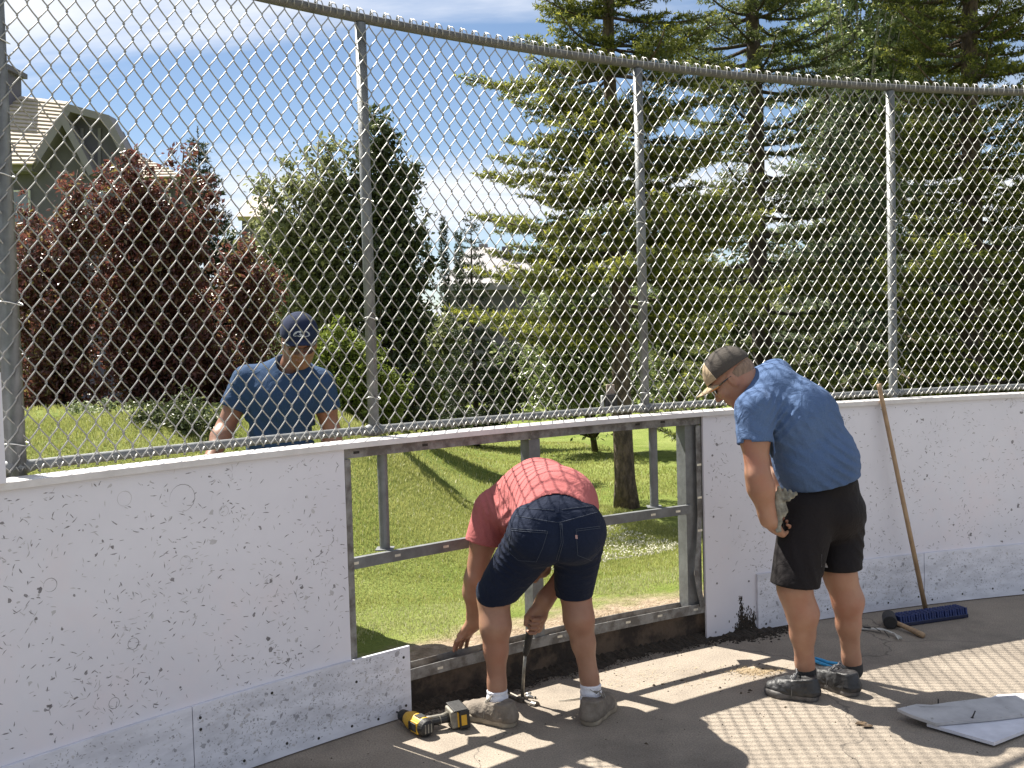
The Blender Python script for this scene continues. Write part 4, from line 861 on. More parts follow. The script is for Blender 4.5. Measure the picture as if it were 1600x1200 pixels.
def shoe(hl, toe, mats, parent, name='shoe', sc=1.0, high=.0, lace=True, ankle=None):
    "hl heel ground point, toe ground point (both at sole level)"
    hl = np.array(hl, float); toe = np.array(toe, float); d = toe-hl; Ls = np.linalg.norm(d); d /= Ls; u = A3(0, 0, 1); u = u-d*(u@d); u /= np.linalg.norm(u); s = np.cross(u, d); L = lambda x, y, z: hl+d*x*Ls+s*y+u*z
    up = [cone(L(.14, 0, .055), L(.30, 0, .062), .036, .036, .03, sq=s, sf=1.06), cone(L(.10, 0, .035), L(.35, 0, .035), .036, .038, .03, sq=s, sf=1.0), cone(L(.35, 0, .045), L(.60, .0, .034), .039, .041, .03, sq=s, sf=.96), cone(L(.60, 0, .034), L(.86, .003, .026), .040, .028, .03, sq=s, sf=.88), cone(L(.16, 0, .08+high), L(.26, 0, .085+high), .034, .036, .02), cone(L(.30, 0, .085), L(.55, 0, .055), .026, .024, .02)]
    up += [plane(L(.2, 0, .086+high), u+d*.12, .004), cone(L(.15, 0, .112+high), L(.30, 0, .115+high), .029, .032, .006, 's'), plane(L(0, 0, .023), -u, .003)]
    def wr(P):
        q = P-hl; x = q@d/Ls; y = q@s; z = q@u; f = .0008*np.sin(x*Ls*150+np.sin(y*60)*2)*(z > .03)
        f = f-.0022*((x > .76+.6*y*y*80)|(z < .036+.010*np.cos(x*9)))-.0022*((x < .27-.8*(z-.05)))-.0020*((x > .36)&(x < .66)&(np.abs(y) > .014)&(z > .052-.012*np.sin(x*30)))
        f = f-.003*((z > .080+high)&(x < .36)&(x > .02))*np.exp(-((z-.090-high)/.008)**2)
        return f
    up.append(disp(wr))
    o = sdfobj(name, [up], mats[0], parent, .004)
    so = [cone(L(.13, 0, .016), L(.40, 0, .016), .0400, .0365, .02, sq=s, sf=.96), cone(L(.40, 0, .016), L(.68, .002, .016), .0365, .047, .03, sq=s, sf=.96), cone(L(.68, .002, .017), L(.84, .003, .019), .047, .036, .03, sq=s, sf=.95), plane(L(0, 0, .0), -u, .002), plane(L(0, 0, .027), u-d*.02, .006)]
    q = sdfobj('sole', [so], mats[1], o, .004)
    mb = MB()
    if lace:
        for k in range(5):
            x = .36+.055*k; z = .100-.011*k; mb.tube([L(x-.01, -.030, z-.014), L(x+.012, -.013, z+.004), L(x-.005, .013, z+.004), L(x+.01, .030, z-.014)], .003, 5)
        mb.tube([L(.37, .0, .096), L(.33, .02, .112), L(.36, .036, .098), L(.40, .034, .07)], .002, 5); mb.tube([L(.37, 0, .096), L(.40, -.022, .112), L(.36, -.038, .09), L(.38, -.040, .062)], .002, 5)
        mb.tube([L(.37, 0, .096), L(.42, .03, .088), L(.40, .046, .055), L(.41, .050, .02)], .0018, 5)
        mb.obj('lace', mats[2], o, smooth=True)
    return o
def fabric(name, c1, c2, scale=900, bump=.25, rough=.9, big=4, heather=True):
    m = bpy.data.materials.new(name); m.use_nodes = True; t = m.node_tree; b = t.nodes['Principled BSDF']; b.inputs['Roughness'].default_value = rough; b.inputs['Specular IOR Level'].default_value = .15; b.inputs['Sheen Weight'].default_value = .02
    g_ = NN(t, 'ShaderNodeNewGeometry'); n = NN(t, 'ShaderNodeTexNoise'); n.inputs['Scale'].default_value = 260; n.inputs['Detail'].default_value = 3; t.links.new(g_.outputs['Position'], n.inputs['Vector'])
    n2 = NN(t, 'ShaderNodeTexNoise'); n2.inputs['Scale'].default_value = big; n2.inputs['Detail'].default_value = 5; t.links.new(g_.outputs['Position'], n2.inputs['Vector'])
    r = NN(t, 'ShaderNodeMapRange'); r.inputs[1].default_value = .3; r.inputs[2].default_value = .7; t.links.new(M2('ADD', M2('MULTIPLY', n.outputs[0], .5, t), M2('MULTIPLY', n2.outputs[0], .5, t), t), r.inputs[0])
    x = NN(t, 'ShaderNodeMix', data_type='RGBA'); x.inputs[6].default_value = (*c1, 1); x.inputs[7].default_value = (*c2, 1); t.links.new(r.outputs[0], x.inputs[0]); t.links.new(x.outputs[2], b.inputs['Base Color'])
    n3 = NN(t, 'ShaderNodeTexNoise'); n3.inputs['Scale'].default_value = 15; n3.inputs['Detail'].default_value = 5; n3.inputs['Distortion'].default_value = 1.6; t.links.new(g_.outputs['Position'], n3.inputs['Vector'])
    bp = NN(t, 'ShaderNodeBump'); bp.inputs['Strength'].default_value = bump; bp.inputs['Distance'].default_value = .03; t.links.new(n3.outputs[0], bp.inputs['Height']); t.links.new(bp.outputs[0], b.inputs['Normal'])
    return m
def skinmat(name, c1, c2, red):
    m = mat(name, c1, c2, rough=.48, scale=9, detail=5, bump=.12, bscale=160, c3=red, s3=5, lo3=.48, hi3=.75, sss=.12, spec=.4, bdist=.002)
    return m
SK1 = skinmat('tanned_skin', (.34, .19, .125), (.27, .14, .092), (.31, .14, .092))
SK2 = skinmat('sunburnt_skin', (.36, .20, .132), (.30, .155, .10), (.33, .135, .09))
SK3 = skinmat('weathered_skin', (.28, .15, .10), (.22, .11, .07), (.27, .10, .07))
def ridge(P, dirn, along, c, wl, amp, rad_, ph=0, bend=8.0, sharp=2.0):
    "fold ridges across direction dirn, fading away from centre c"
    dirn = np.array(dirn, float); dirn /= np.linalg.norm(dirn); along = np.array(along, float); along /= np.linalg.norm(along); q = P-c
    s = q@dirn; t = q@along; w = np.exp(-(q*q).sum(1)/(2*rad_**2)); x = s/wl*2*np.pi+ph+1.3*np.sin(t*bend+s*5)+.6*np.sin(t*bend*2.3+1)
    return -amp*w*((.5+.5*np.sin(x))**sharp-.3)*(0.6+.4*np.sin(t*14+s*9))
# ------------------------------------------------------------------ man in the blue tee shirt and tan cap, standing right of the opening
def man_right():
    f0, u0, l0 = frame((-.84, .54, 0), (0, 0, 1))
    root = thing('person', 'standing man in blue tee shirt, black shorts and tan cap bending to look down', 'person', tuple(pixz(1290, 1092)))
    anL = pix(1259, 1047, 4.16); knL = pix(1241, 918, 4.10); hpL = pix(1262, 800, 4.17)
    anR = pix(1332, 1040, 4.26); knR = pix(1311, 893, 4.22); hpR = pix(1312, 796, 4.36)
    pel = pix(1287, 775, 4.27); wst = pix(1277, 722, 4.26); cst = pix(1247, 655, 4.27); ub = pix(1212, 614, 4.29); nb = pix(1186, 606, 4.30)
    shL = pix(1176, 640, 4.11); shR = nb+(nb-shL)*.75+A3(.05, .0, -.02)
    elL = pix(1184, 742, 4.05); wrL = pix(1201, 812, 4.07)
    elR = pix(1205, 735, 4.45); wrR = pix(1222, 795, 4.30)
    hc = pix(1143, 590, 4.29); hf = A3(-.72, .22, -.66); hu = A3(-.62, .20, .72)
    Hp, L, ax = head(hc, hf, hu, .98, neck=nb+A3(.02, 0, -.02), nr=.062)
    back = -f0
    AL_ = arm(shL, elL, wrL, .056, .047, .031)+hand(wrL, wrL-elL+A3(.10, .12, 0), A3(-.8, -.5, .1), 1, (1.25, 1.3, 1.35, 1.4), 1.04, thumb=(.75, .30, .45), thcurl=.75)
    AR_ = arm(shR, elR, wrR, .054, .045, .031)+hand(wrR, A3(.1, -.3, -.9), A3(-.9, .4, .1), -1, (.5, .6, .6, .7), 1.0)
    body = [(AL_, .0035), (AR_, .005), (leg(hpL, knL, anL, .085, .060, .037, back), .005), (leg(hpR, knR, anR, .085, .060, .037, back+A3(0, 0, 0)), .005), (Hp, .0035)]
    sdfobj('body', body, SK2, root)
    # shirt
    tx = unit(shR-shL); axis = unit(cst-pel)
    torso = [cone(pel+A3(0, 0, .045), wst, .148, .156, .03, sq=l0, sf=.80), cone(wst, cst, .156, .152, .05, sq=l0, sf=.80), cone(cst, ub, .152, .118, .05, sq=l0, sf=.78), cone(shL+A3(.02, .01, .0), nb+A3(.03, 0, -.01), .072, .078, .05), cone(shR, nb+A3(.03, 0, -.01), .070, .078, .05), cone(nb+A3(.035, 0, -.005), cst, .085, .13, .05)]
    torso += [cone(wst+f0*.035+A3(0, 0, -.02), cst+f0*.0, .12, .10, .06)]
    sv = unit(elL-shL); hemL = shL+(elL-shL)*.55
    torso += [cone(shL, shL+(elL-shL)*.62, .070, .074, .045), cone(shR, shR+(elR-shR)*.6, .068, .072, .045)]
    def folds(P):
        f = ridge(P, A3(.55, 0, .83), A3(.83, 0, -.55), wst+A3(.0, -.12, .05), .040, .010, .15, bend=10)
        f += ridge(P, A3(.35, 0, .93), A3(.93, 0, -.3), pel+A3(.02, -.12, .08), .044, .009, .13, 1.0, bend=9)
        f += ridge(P, A3(.75, 0, -.65), A3(.6, 0, .75), shL+A3(.07, -.03, -.03), .030, .010, .06, .4, bend=6)
        f += ridge(P, A3(.9, 0, .4), A3(-.4, 0, .9), cst+A3(-.03, -.12, -.05), .042, .006, .09, 2.0, bend=7)
        return f+.0015*np.sin(P[:, 0]*60+P[:, 2]*30)*np.sin(P[:, 2]*70)
    shirt = torso+[disp(folds)]
    # hem plane and sleeve cuts
    hn = unit(pel-wst+A3(.06, 0, -.35)); shirt += [plane(pix(1284, 762, 4.15), hn, .004)]
    cutL = shL+(elL-shL)*.52
    def sleeve(P): # keep shirt only above the sleeve hem near the arm
        d1 = (P-cutL)@sv; near = np.linalg.norm((P-cutL)-d1[:, None]*sv, axis=1)-.088
        return np.where((near < 0)&(d1 > -.02)&(P[:, 0] < cutL[0]+.062), np.maximum(d1, 0)*3.0, 0)
    shirt += [disp(lambda P: np.maximum(0, 0)+sleeve(P)), cone(cutL-sv*.03, cutL+sv*.08, .062, .064, .004, 's'), cone(nb+unit(hc-nb)*.035, nb+unit(hc-nb)*.20, .064, .075, .006, 's')]
    shirt += [ell(pel+A3(0, 0, -.03), (.128, .15, .085), np.stack([f0, l0, A3(0, 0, 1)]), .006, 's')]
    so = sdfobj('tee_shirt', [(shirt, .0042)], fabric('heather_blue_cotton', (.050, .088, .185), (.095, .15, .27), bump=.4), root)
    # shorts
    hL = hpL+(knL-hpL)*.96; hR = hpR+(knR-hpR)*.97
    sh = [cone(pel+A3(0, 0, .03), pel+A3(0, 0, -.05), .140, .142, .04, sq=l0, sf=.80), cone(hpL+A3(.005, .01, .0), hL, .112, .098, .03), cone(hpR+A3(-.01, -.01, 0), hR, .112, .092, .03), ell(pel+back*.055+A3(0, 0, -.07), (.11, .15, .10), np.stack([f0, l0, A3(0, 0, 1)]), .04)]
    def sf(P): return ridge(P, A3(.75, 0, .65), A3(.65, 0, -.75), hpR+A3(.03, -.1, -.10), .04, .007, .09)+ridge(P, A3(1, 0, .15), A3(0, 0, 1), hL+A3(0, -.08, .05), .06, .006, .09, 1)
    sh += [disp(sf), plane(pel+A3(0, 0, .075), (0, 0, 1), .01), plane((hL+hR)/2, A3(.02, 0, -1), .003)]
    
    # each leg of the shorts ends at its own height
    def cut(P): return np.where((P[:, 2] < hR[2]+.0)&(P[:, 0] > (hL[0]+hR[0])/2), 0, 0)
    sh[-1] = plane(hL, A3(-.10, 0, -1), .003)
    zL, zR = pix(1240, 912, 4.1)[2], pix(1312, 890, 4.2)[2]; xm = pix(1281, 900, 4.1)[0]
    sh.append(disp(lambda P: np.where(P[:, 0] > xm, np.clip((zR-P[:, 2])*4, 0, .05), 0)))
    for hh, z_, r_ in ((hL, zL, .080), (hR, zR, .074)): sh.append(cone(A3(hh[0], hh[1], z_+.012), A3(hh[0], hh[1], z_-.1), r_, r_, .004, 's'))
    blk = fabric('black_sports_cloth', (.008, .007, .008), (.015, .012, .013), bump=.25, rough=.75)
    s_ = sdfobj('shorts', [(sh, .0045)], blk, root)
    # grey camo patches at the hem
    pm = mat('grey_camo', (.30, .29, .30), (.10, .10, .10), rough=.8, scale=40)
    # shoes and socks
    sm = (mat('black_shoe_leather', (.030, .030, .032), (.012, .012, .013), rough=.5, scale=30, bump=.4, bscale=60), mat('grey_rubber_sole', (.13, .12, .115), (.06, .055, .052), rough=.7, scale=30), mat('grey_lace', (.16, .16, .165), rough=.8))
    sock = mat('black_sock', (.02, .02, .022), rough=.95, bump=.3, c2=(.03, .03, .03))
    h1_, t1_ = pixz(1276, 1096), pixz(1196, 1082); shoe(h1_+A3(0, .012, 0), t1_, sm, root)
    h2_ = pixz(1338, 1089); shoe(h2_, h2_+A3(-.13, .25, 0), sm, root)
    for an, kn in ((anL, knL), (anR, knR)):
        v = unit(an-kn); sdfobj('sock', [([cone(an+v*.0, A3(an[0], an[1], .06), .042, .043, .01), plane(an+A3(0, 0, .012), (0, 0, 1), .003), cone(an+A3(0, 0, .05), an+A3(0, 0, .0), .034, .034, .002, 's')], .004)], sock, root)
    # cap, hair, glasses
    grey = fabric('charcoal_cap_cloth', (.055, .048, .043), (.085, .075, .065), bump=.2); tan = fabric('tan_cap_cloth', (.34, .26, .17), (.42, .33, .22), bump=.2); mesh_ = fabric('dark_cap_panel', (.018, .018, .022), (.03, .03, .035), bump=.2)
    cp = sdfobj('cap', [(cap_groups(L, ax, .98), .0035)], grey, root)
    fr_p = [ell(L(-.008, 0, .036), A3(.1100, .0915, .0995)*.98, np.stack(ax[:1]+(ax[2], ax[1])), .02), plane(L(0, 0, .028), -ax[1]+ax[0]*.1, .003), plane(L(.042, 0, .05), -ax[0], .003), ell(L(-.008, 0, .030), A3(.104, .086, .093)*.98, np.stack(ax[:1]+(ax[2], ax[1])), .002, 's')]
    sdfobj('front_panel', [(fr_p, .0035)], tan, cp)
    mb = brim(L, ax, .98, .078, .074, .002, .036); mb.obj('brim', [tan, fabric('orange_underbrim', (.50, .20, .06), (.58, .26, .09), bump=.1)], cp, smooth=True)
    hair = [ell(L(-.028, 0, -.002), A3(.083, .0775, .062)*.98, np.stack(ax[:1]+(ax[2], ax[1])), .01), plane(L(-.012, 0, 0), ax[0], .004), plane(L(0, 0, .045), ax[1], .004)]
    sdfobj('hair', [(hair, .0035)], mat('short_grey_brown_hair', (.30, .20, .14), (.18, .12, .085), rough=.8, scale=90, bump=.6, bscale=300, stretch=(1, 1, .3)), root)
    gl = mat('dark_lens', (.012, .01, .01), rough=.1, spec=.9); mb = MB()
    for s in (1, -1):
        g_ = [L(.098+.004*math.cos(a)-.0*abs(s), s*(.033+.023*math.cos(a))*1.0, .004+.0165*math.sin(a))+ax[0]*(-.020*((.033+.023*math.cos(a))/.06)**2) for a in np.linspace(0, 2*np.pi, 13)[:-1]]
        mb.prism(g_, ax[0]*-.003)
        mb.tube([L(.078, .060*s, .008), L(.03, .078*s, .006), L(-.008, .082*s, .004), L(-.02, .080*s, -.012)], .0028, 6)
    mb.tube([L(.099, .012, .008), L(.102, 0, .010), L(.099, -.012, .008)], .0025, 6); mb.obj('sunglasses', gl, root, smooth=False)
    # work glove stuffed into the waistband
    gm = mat('dusty_work_glove', (.30, .29, .24), (.10, .095, .08), rough=.9, scale=30, bump=.7, bscale=60); gc = pix(1222, 785, 4.06)
    gp = [cone(gc+A3(-.012, 0, .03), gc+A3(-.004, 0, -.035), .020, .026, .01, sq=(0, 1, 0), sf=1.4)]
    for i in range(4): gp.append(cone(gc+A3(.012*(i-1.5), -.004*i, .015), gc+A3(.020*(i-1.2)+.012, -.010, .058-.008*i), .0115, .010, .004))
    gp.append(cone(gc+A3(-.01, 0, -.02), gc+A3(-.018, -.008, -.11), .014, .011, .01)); gp.append(disp(lambda P: .0022*np.sin(P[:, 0]*300+P[:, 2]*120)))
    gg = sdfobj('work_glove', [(gp, .004)], gm); tag(gg, 'crumpled grey work glove stuffed into the pocket of the black shorts', 'glove')
    # grey patterned side panels peeping out at the hems
    from mathutils.bvhtree import BVHTree
    bv = BVHTree.FromPolygons([v.co.copy() for v in s_.data.vertices], [tuple(q.vertices) for q in s_.data.polygons]); O_ = Vector((0, 0, EYE))
    for pts in ([(1201, 868), (1206, 880), (1204, 892), (1211, 902), (1210, 909), (1200, 905)], [(1284, 866), (1290, 878), (1294, 887), (1284, 886)]):
        P = []
        for x, y in pts:
            d = (Vector(pix(x, y, 1.0))-O_).normalized(); h = bv.ray_cast(O_, d, 20)
            if h[0] is not None: P.append(np.array(h[0]-d*.002))
        if len(P) > 3: mb = MB(); mb.prism(P, (0, .0015, 0)); mb.obj('patterned_panel', pm, s_)
    return root
man_right()
# ------------------------------------------------------------------ man bending down in the salmon red shirt
def man_bent():
    root = thing('person', 'man in salmon red shirt and dark denim shorts bent double, holding a hammer', 'person', tuple(pixz(850, 1138)))
    anL = pix(777, 1082, 3.97); knL = pix(771, 930, 4.00); hpL = pix(838, 838, 3.84)
    anR = pix(923, 1072, 4.00); knR = pix(898, 918, 4.03); hpR = pix(905, 832, 3.86)
    pel = pix(869, 822, 3.83); wst = pix(868, 795, 3.93); cst = pix(840, 775, 4.10); ub = pix(815, 783, 4.20); nb = pix(818, 800, 4.25)
    shL = pix(766, 797, 4.18); shR = pix(890, 805, 4.22)
    elL = pix(742, 905, 4.17); wrL = pix(741, 972, 4.27)
    elR = pix(905, 868, 4.20); wrR = pix(852, 936, 4.12)
    bk = A3(0, -1, 0)
    hc = pix(838, 868, 4.22); Hp, L, ax = head(hc, A3(-.1, -.25, -.95), A3(0, .97, -.3), .98, neck=nb, nr=.058)
    # left hand flat on the channel; right hand closed on the hammer grip
    HL = hand(wrL, A3(-.50, .35, -.72), A3(-.30, .40, .85), 1, (.22, .18, .22, .3), 1.0, spread=.28, thumb=(.5, -.6, .1), thcurl=-.1)
    grip0 = pix(838, 948, 4.10); grip1 = pix(826, 998, 4.13)
    gd = unit(grip1-grip0)
    HR = []
    gc = grip0*.55+grip1*.45
    # palm to the right and behind the grip, fingers wrapping round it towards the camera
    side = A3(1, 0, 0)-gd*gd[0]; side = unit(side); fr = unit(np.cross(side, gd)); fr = fr if fr[1] < 0 else -fr      # toward camera
    palm = gc+side*.030-fr*.012
    HR += [cone(wrR, palm+A3(0, 0, .025), .027, .030, .03), cone(palm-gd*.025, palm+gd*.030, .026, .022, .02, sq=side, sf=1.25), cone(wrR+A3(-.012, 0, -.01), gc-gd*.030-side*.006-fr*.004, .022, .016, .02)]
    for i in range(4):
        c = gc+gd*(-.026+.0205*i); r = .0098-.0004*i-(.0008 if i == 3 else 0)
        k0 = c+side*(.036-.003*i)-fr*.004; k1 = c+side*(.022-.002*i)+fr*(.026); k2 = c-side*.004+fr*.030+gd*.003; k3 = c-side*.014+fr*.014+gd*.004
        HR += [cone(palm+gd*(-.02+.016*i), k0, .016, r*1.1, .012), cone(k0, k1, r*1.05, r, .006), cone(k1, k2, r, r*.95, .003), cone(k2, k3, r*.95, r*.8, .003)]
    th0 = gc-gd*.040+side*.010; th1 = gc-gd*.016-side*.028+fr*.004; th2 = gc+gd*.012-side*.028+fr*.014
    HR += [cone(wrR+A3(-.01, 0, -.02), th0-side*.02, .020, .015, .02), cone(th0-side*.02, th1, .015, .0115, .01), cone(th1, th2, .0112, .009, .006)]
    Larm = arm(shL, elL, wrL, .052, .043, .028); Rarm = arm(shR, elR, wrR, .050, .043, .029)
    body = [(Larm+HL, .0035), (Rarm+HR, .0035), (leg(hpL, knL, anL, .085, .057, .036, A3(.2, -1, 0)), .005), (leg(hpR, knR, anR, .085, .056, .036, A3(-.2, -1, 0)), .005), (Hp, .005)]
    sdfobj('body', body, SK1, root)
    sdfobj('hair', [([ell(L(-.018, 0, .022), A3(.099, .080, .096), np.stack([ax[0], ax[2], ax[1]]), .01), plane(L(.045, 0, 0), ax[0], .01), plane(L(0, 0, -.03), -ax[1], .01)], .005)], mat('brown_hair', (.10, .065, .04), (.06, .04, .025), rough=.8, scale=90, bump=.5), root)
    # shirt: plain salmon cotton, no pattern of its own
    lx = A3(1, 0, 0)
    S = [cone(pel+A3(0, .03, .015), wst+A3(0, .02, .015), .162, .160, .04, sq=(0, -.3, 1), sf=1.14), cone(wst+A3(0, .02, .01), cst, .152, .148, .05, sq=(0, 0, 1), sf=1.12), cone(cst, ub+A3(0, 0, .0), .148, .125, .05, sq=(0, 0, 1), sf=1.1), cone(shL+A3(.03, 0, .01), cst+A3(0, .04, 0), .072, .12, .06), cone(shR+A3(-.02, 0, .01), cst+A3(.02, .04, 0), .075, .12, .06),
         cone(shL, shL+(elL-shL)*.50, .070, .076, .04), cone(shR, shR+(elR-shR)*.5, .068, .07, .04), cone(pix(800, 812, 4.0), pix(792, 800, 4.1), .040, .06, .05), cone(ub+A3(0, 0, -.03), nb, .11, .08, .05)]
    def fs(P):
        f = ridge(P, A3(.9, 0, .3), A3(-.25, 0, .95), pix(775, 790, 4.08), .030, .009, .07, bend=5)
        f += ridge(P, A3(.7, 0, -.7), A3(.7, 0, .7), pix(795, 815, 3.98), .034, .009, .06, 1.5, bend=5)
        f += ridge(P, A3(.2, .8, .2), A3(.98, 0, 0), pix(850, 745, 4.0), .06, .004, .12, .4)
        f += ridge(P, A3(.95, 0, .2), A3(0, 0, 1), pix(755, 830, 4.1), .030, .007, .05, 1.1)
        return f
    sv = unit(elL-shL); cut = shL+(elL-shL)*.47
    def sl(P):
        d1 = (P-cut)@sv; near = np.linalg.norm((P-cut)-d1[:, None]*sv, axis=1)-.092
        return np.where((near < 0)&(d1 > -.01)&(P[:, 0] < cut[0]+.075), np.maximum(d1, 0)*3., 0)
    hemc = pix(870, 801, 3.74)
    S += [disp(fs), disp(sl), plane(hemc, unit(A3(.0, -1, -.62)), .004), cone(cut-sv*.03, cut+sv*.09, .064, .067, .004, 's')]
    S += [ell(pel+A3(0, -.02, .01), (.138, .14, .122), None, .006, 's')]
    m = fabric('salmon_red_cotton', (.35, .10, .10), (.42, .135, .13), bump=.3)
    sdfobj('shirt', [(S, .0042)], m, root)
    # denim shorts
    hL = pix(776, 925, 3.99); hR = pix(897, 920, 4.02)
    D = [cone(pel+A3(-.03, .0, -.01), pel+A3(.03, .0, -.01), .138, .138, .04, sq=(0, 0, 1), sf=1.12), cone(hpL, hL, .108, .082, .045), cone(hpR, hR, .103, .078, .045), cone(pel+A3(0, .03, .02), wst+A3(0, .02, .0), .142, .132, .04, sq=(0, 0, 1), sf=1.1), ell(pel+A3(-.06, -.05, -.03), (.088, .082, .09), None, .05), ell(pel+A3(.06, -.05, -.03), (.088, .082, .09), None, .05)]
    def df(P):
        f = ridge(P, A3(.55, 0, .83), A3(.83, 0, -.55), pix(775, 868, 3.84), .026, .007, .07, bend=6)+ridge(P, A3(.2, 0, .97), A3(1, 0, 0), pix(860, 882, 3.84), .035, .006, .06, 1)
        f += ridge(P, A3(-.3, 0, .95), A3(1, 0, .3), pix(925, 885, 3.85), .035, .005, .06, 1)
        g1 = (P-pel)@A3(1, 0, 0); f += .006*np.exp(-(g1/.010)**2)*(P[:, 2] < pel[2]+.05)*(P[:, 1] < pel[1])
        return f
    aL = unit(hL-hpL); aR = unit(hR-hpR)
    D += [disp(df), plane(wst+A3(0, .015, .0), (0, .95, .3), .004)]
    zc = pix(897, 937, 3.96)[2]; xm = pix(868, 900, 3.9)[0]
    nL = unit(A3(-.12, 0, -1)); pL = pix(778, 944, 3.95); pR = pix(898, 941, 3.95)
    D.append(disp(lambda P: np.where(P[:, 0] < xm, np.clip(((P-pL)@unit(A3(.10, .15, -1)))*4, 0, .06), np.clip(((P-pR)@unit(A3(-.02, .15, -1)))*4, 0, .06))))
    D += [cone(hL+A3(0, 0, .03), hL+A3(0, .02, -.12), .069, .072, .004, 's'), cone(hR+A3(0, 0, .03), hR+A3(0, .02, -.12), .066, .069, .004, 's')]
    dn = fabric('dark_blue_denim', (.0045, .008, .022), (.012, .019, .042), bump=.3, rough=.85)
    t = dn.node_tree
    ds = sdfobj('denim_shorts', [(D, .0042)], dn, root)
    # pockets, seams, waistband: thin pieces laid on the cloth by projecting from behind
    dg = bpy.context.evaluated_depsgraph_get(); dg.update()
    from mathutils.bvhtree import BVHTree
    me = ds.data; bv = BVHTree.FromPolygons([v.co.copy() for v in me.vertices], [tuple(p.vertices) for p in me.polygons])
    def onp(px, py, off=.0015):
        p = pix(px, py, 1.0); o = Vector((0, 0, EYE)); d = Vector(p)-o; d.normalize(); h = bv.ray_cast(o, d, 20)
        if h[0] is None: return None
        return np.array(h[0]-d*off)
    def stitch(mb, pts, r=.0009, m=0, n=14):
        P = []
        for (x0, y0), (x1, y1) in zip(pts[:-1], pts[1:]):
            for q in np.linspace(0, 1, n): 
                p = onp(x0+(x1-x0)*q, y0+(y1-y0)*q)
                if p is not None and (not P or np.linalg.norm(p-P[-1]) > 1e-4): P.append(p)
        if len(P) > 2: mb.tube(P, r, 5, m=m)
    th = mat('grey_stitching', (.05, .062, .09), rough=.9); mb = MB()
    for pts in ([(799, 826), (856, 830)], [(799, 829), (856, 833)], [(856, 830), (848, 856), (838, 878)], [(799, 826), (794, 862), (810, 876), (838, 878)], [(900, 827), (938, 822)], [(900, 830), (938, 825)], [(900, 827), (903, 868), (924, 876), (934, 866)], [(806, 806), (868, 816), (876, 816), (934, 800)], [(875, 818), (877, 848), (869, 875)], [(878, 818), (880, 848), (872, 877)], [(805, 793), (866, 797)], [(878, 796), (930, 790)]): stitch(mb, pts)
    if mb.n: mb.obj('stitching', th, ds, smooth=True)
    mb = MB(); P = [onp(x, y, .003) for x, y in ((912, 787), (929, 787), (931, 797), (914, 799))]
    if all(p is not None for p in P): mb.prism(P, (0, .002, 0)); mb.obj('leather_patch', mat('tan_leather_patch', (.42, .20, .10), (.33, .15, .08), rough=.7, scale=60), ds)
    mb = MB(); P = [onp(x, y, .003) for x, y in ((867, 782), (873, 782), (874, 801), (868, 801))]
    if all(p is not None for p in P): mb.prism(P, (0, .002, 0)); mb.obj('belt_loop', dn, ds)
    mb = MB(); P = [onp(x, y, .002) for x, y in ((899, 836), (902, 836), (902.5, 842), (899.5, 842))]
    if all(p is not None for p in P): mb.prism(P, (0, .001, 0)); mb.obj('pocket_tab', mat('pale_red_tab', (.5, .3, .28), rough=.8), ds)
    # socks and shoes
    wt = mat('white_sock', (.72, .72, .76), (.62, .62, .68), rough=.95, scale=40, bump=.5, bscale=120)
    for an in (anL, anR): sdfobj('sock', [([cone(an+A3(0, 0, .015), A3(an[0], an[1]-.005, .055), .040, .045, .01), plane(an+A3(0, 0, .012), (0, 0, 1), .003), cone(an+A3(0, 0, .06), an+A3(0, 0, .0), .0345, .0345, .002, 's'), disp(lambda P: .0012*np.sin(P[:, 2]*260))], .0035)], wt, root)
    sm = (mat('worn_grey_suede', (.20, .17, .14), (.12, .10, .08), rough=.9, scale=22, bump=.5, bscale=70), mat('beige_rubber_sole', (.34, .29, .22), (.24, .20, .15), rough=.8, scale=30), mat('grey_brown_lace', (.22, .20, .17), rough=.9))
    h1_ = pixz(803, 1136); shoe(h1_, h1_+A3(-.215, .165, 0), sm, root, sc=1)
    h2_ = pixz(918, 1135); shoe(h2_, h2_+A3(.115, .245, 0), sm, root)
    # hammer: held by the hand, rests on the floor
    hm = thing('claw_hammer', 'claw hammer with long black grip held head down between the bent man\'s legs', 'hammer', tuple(pixz(826, 1104)))
    top = gc-gd*.040; e = pix(816, 1092, 4.16); mb = MB(); mb.tube([top, gc-gd*.034, gc+gd*.01, grip1-gd*.0, pix(822, 1018, 4.14), pix(821, 1024, 4.14)], [.012, .0155, .0145, .0155, .0145, .010], 14); mb.obj('grip', mat('black_rubber', (.015, .015, .016), rough=.6, c2=(.03, .03, .03), bump=.4, bscale=200), hm, smooth=True)
    mb = MB(); mb.tube([pix(821, 1020, 4.14), pix(818, 1055, 4.15), e], [.0072, .0066, .008], 10); mb.obj('shaft', mat('steel_shaft', (.30, .29, .26), (.16, .15, .13), rough=.35, metal=.7, scale=40), hm, smooth=True)
    M_ST = mat('worn_tool_steel', (.16, .14, .12), (.07, .06, .05), rough=.45, metal=.5, scale=60)
    c = e+A3(0, 0, -.008); a = c+A3(.058, -.055, -.004); bb = c+A3(-.065, .07, .012)
    mb = MB(); mb.tube([c+A3(.01, -.01, 0), a-A3(.014, -.014, 0)], .013, 12); mb.tube([a-A3(.018, -.014, 0), a+A3(.002, -.002, 0)], .019, 16); mb.box(c, (.04, .032, .036), rot=Matrix.Rotation(.75, 3, 'Z'))
    for s in (1, -1): q = A3(.009, .009, 0)*s; mb.tube([c, c+A3(-.022, .022, .004)+q*.6, bb+q+A3(0, 0, -.004), bb+A3(-.018, .02, -.018)+q*1.2], [.010, .0085, .006, .003], 8)
    mb.obj('hammer_head', M_ST, hm, smooth=False, bevel=.001)
man_bent()
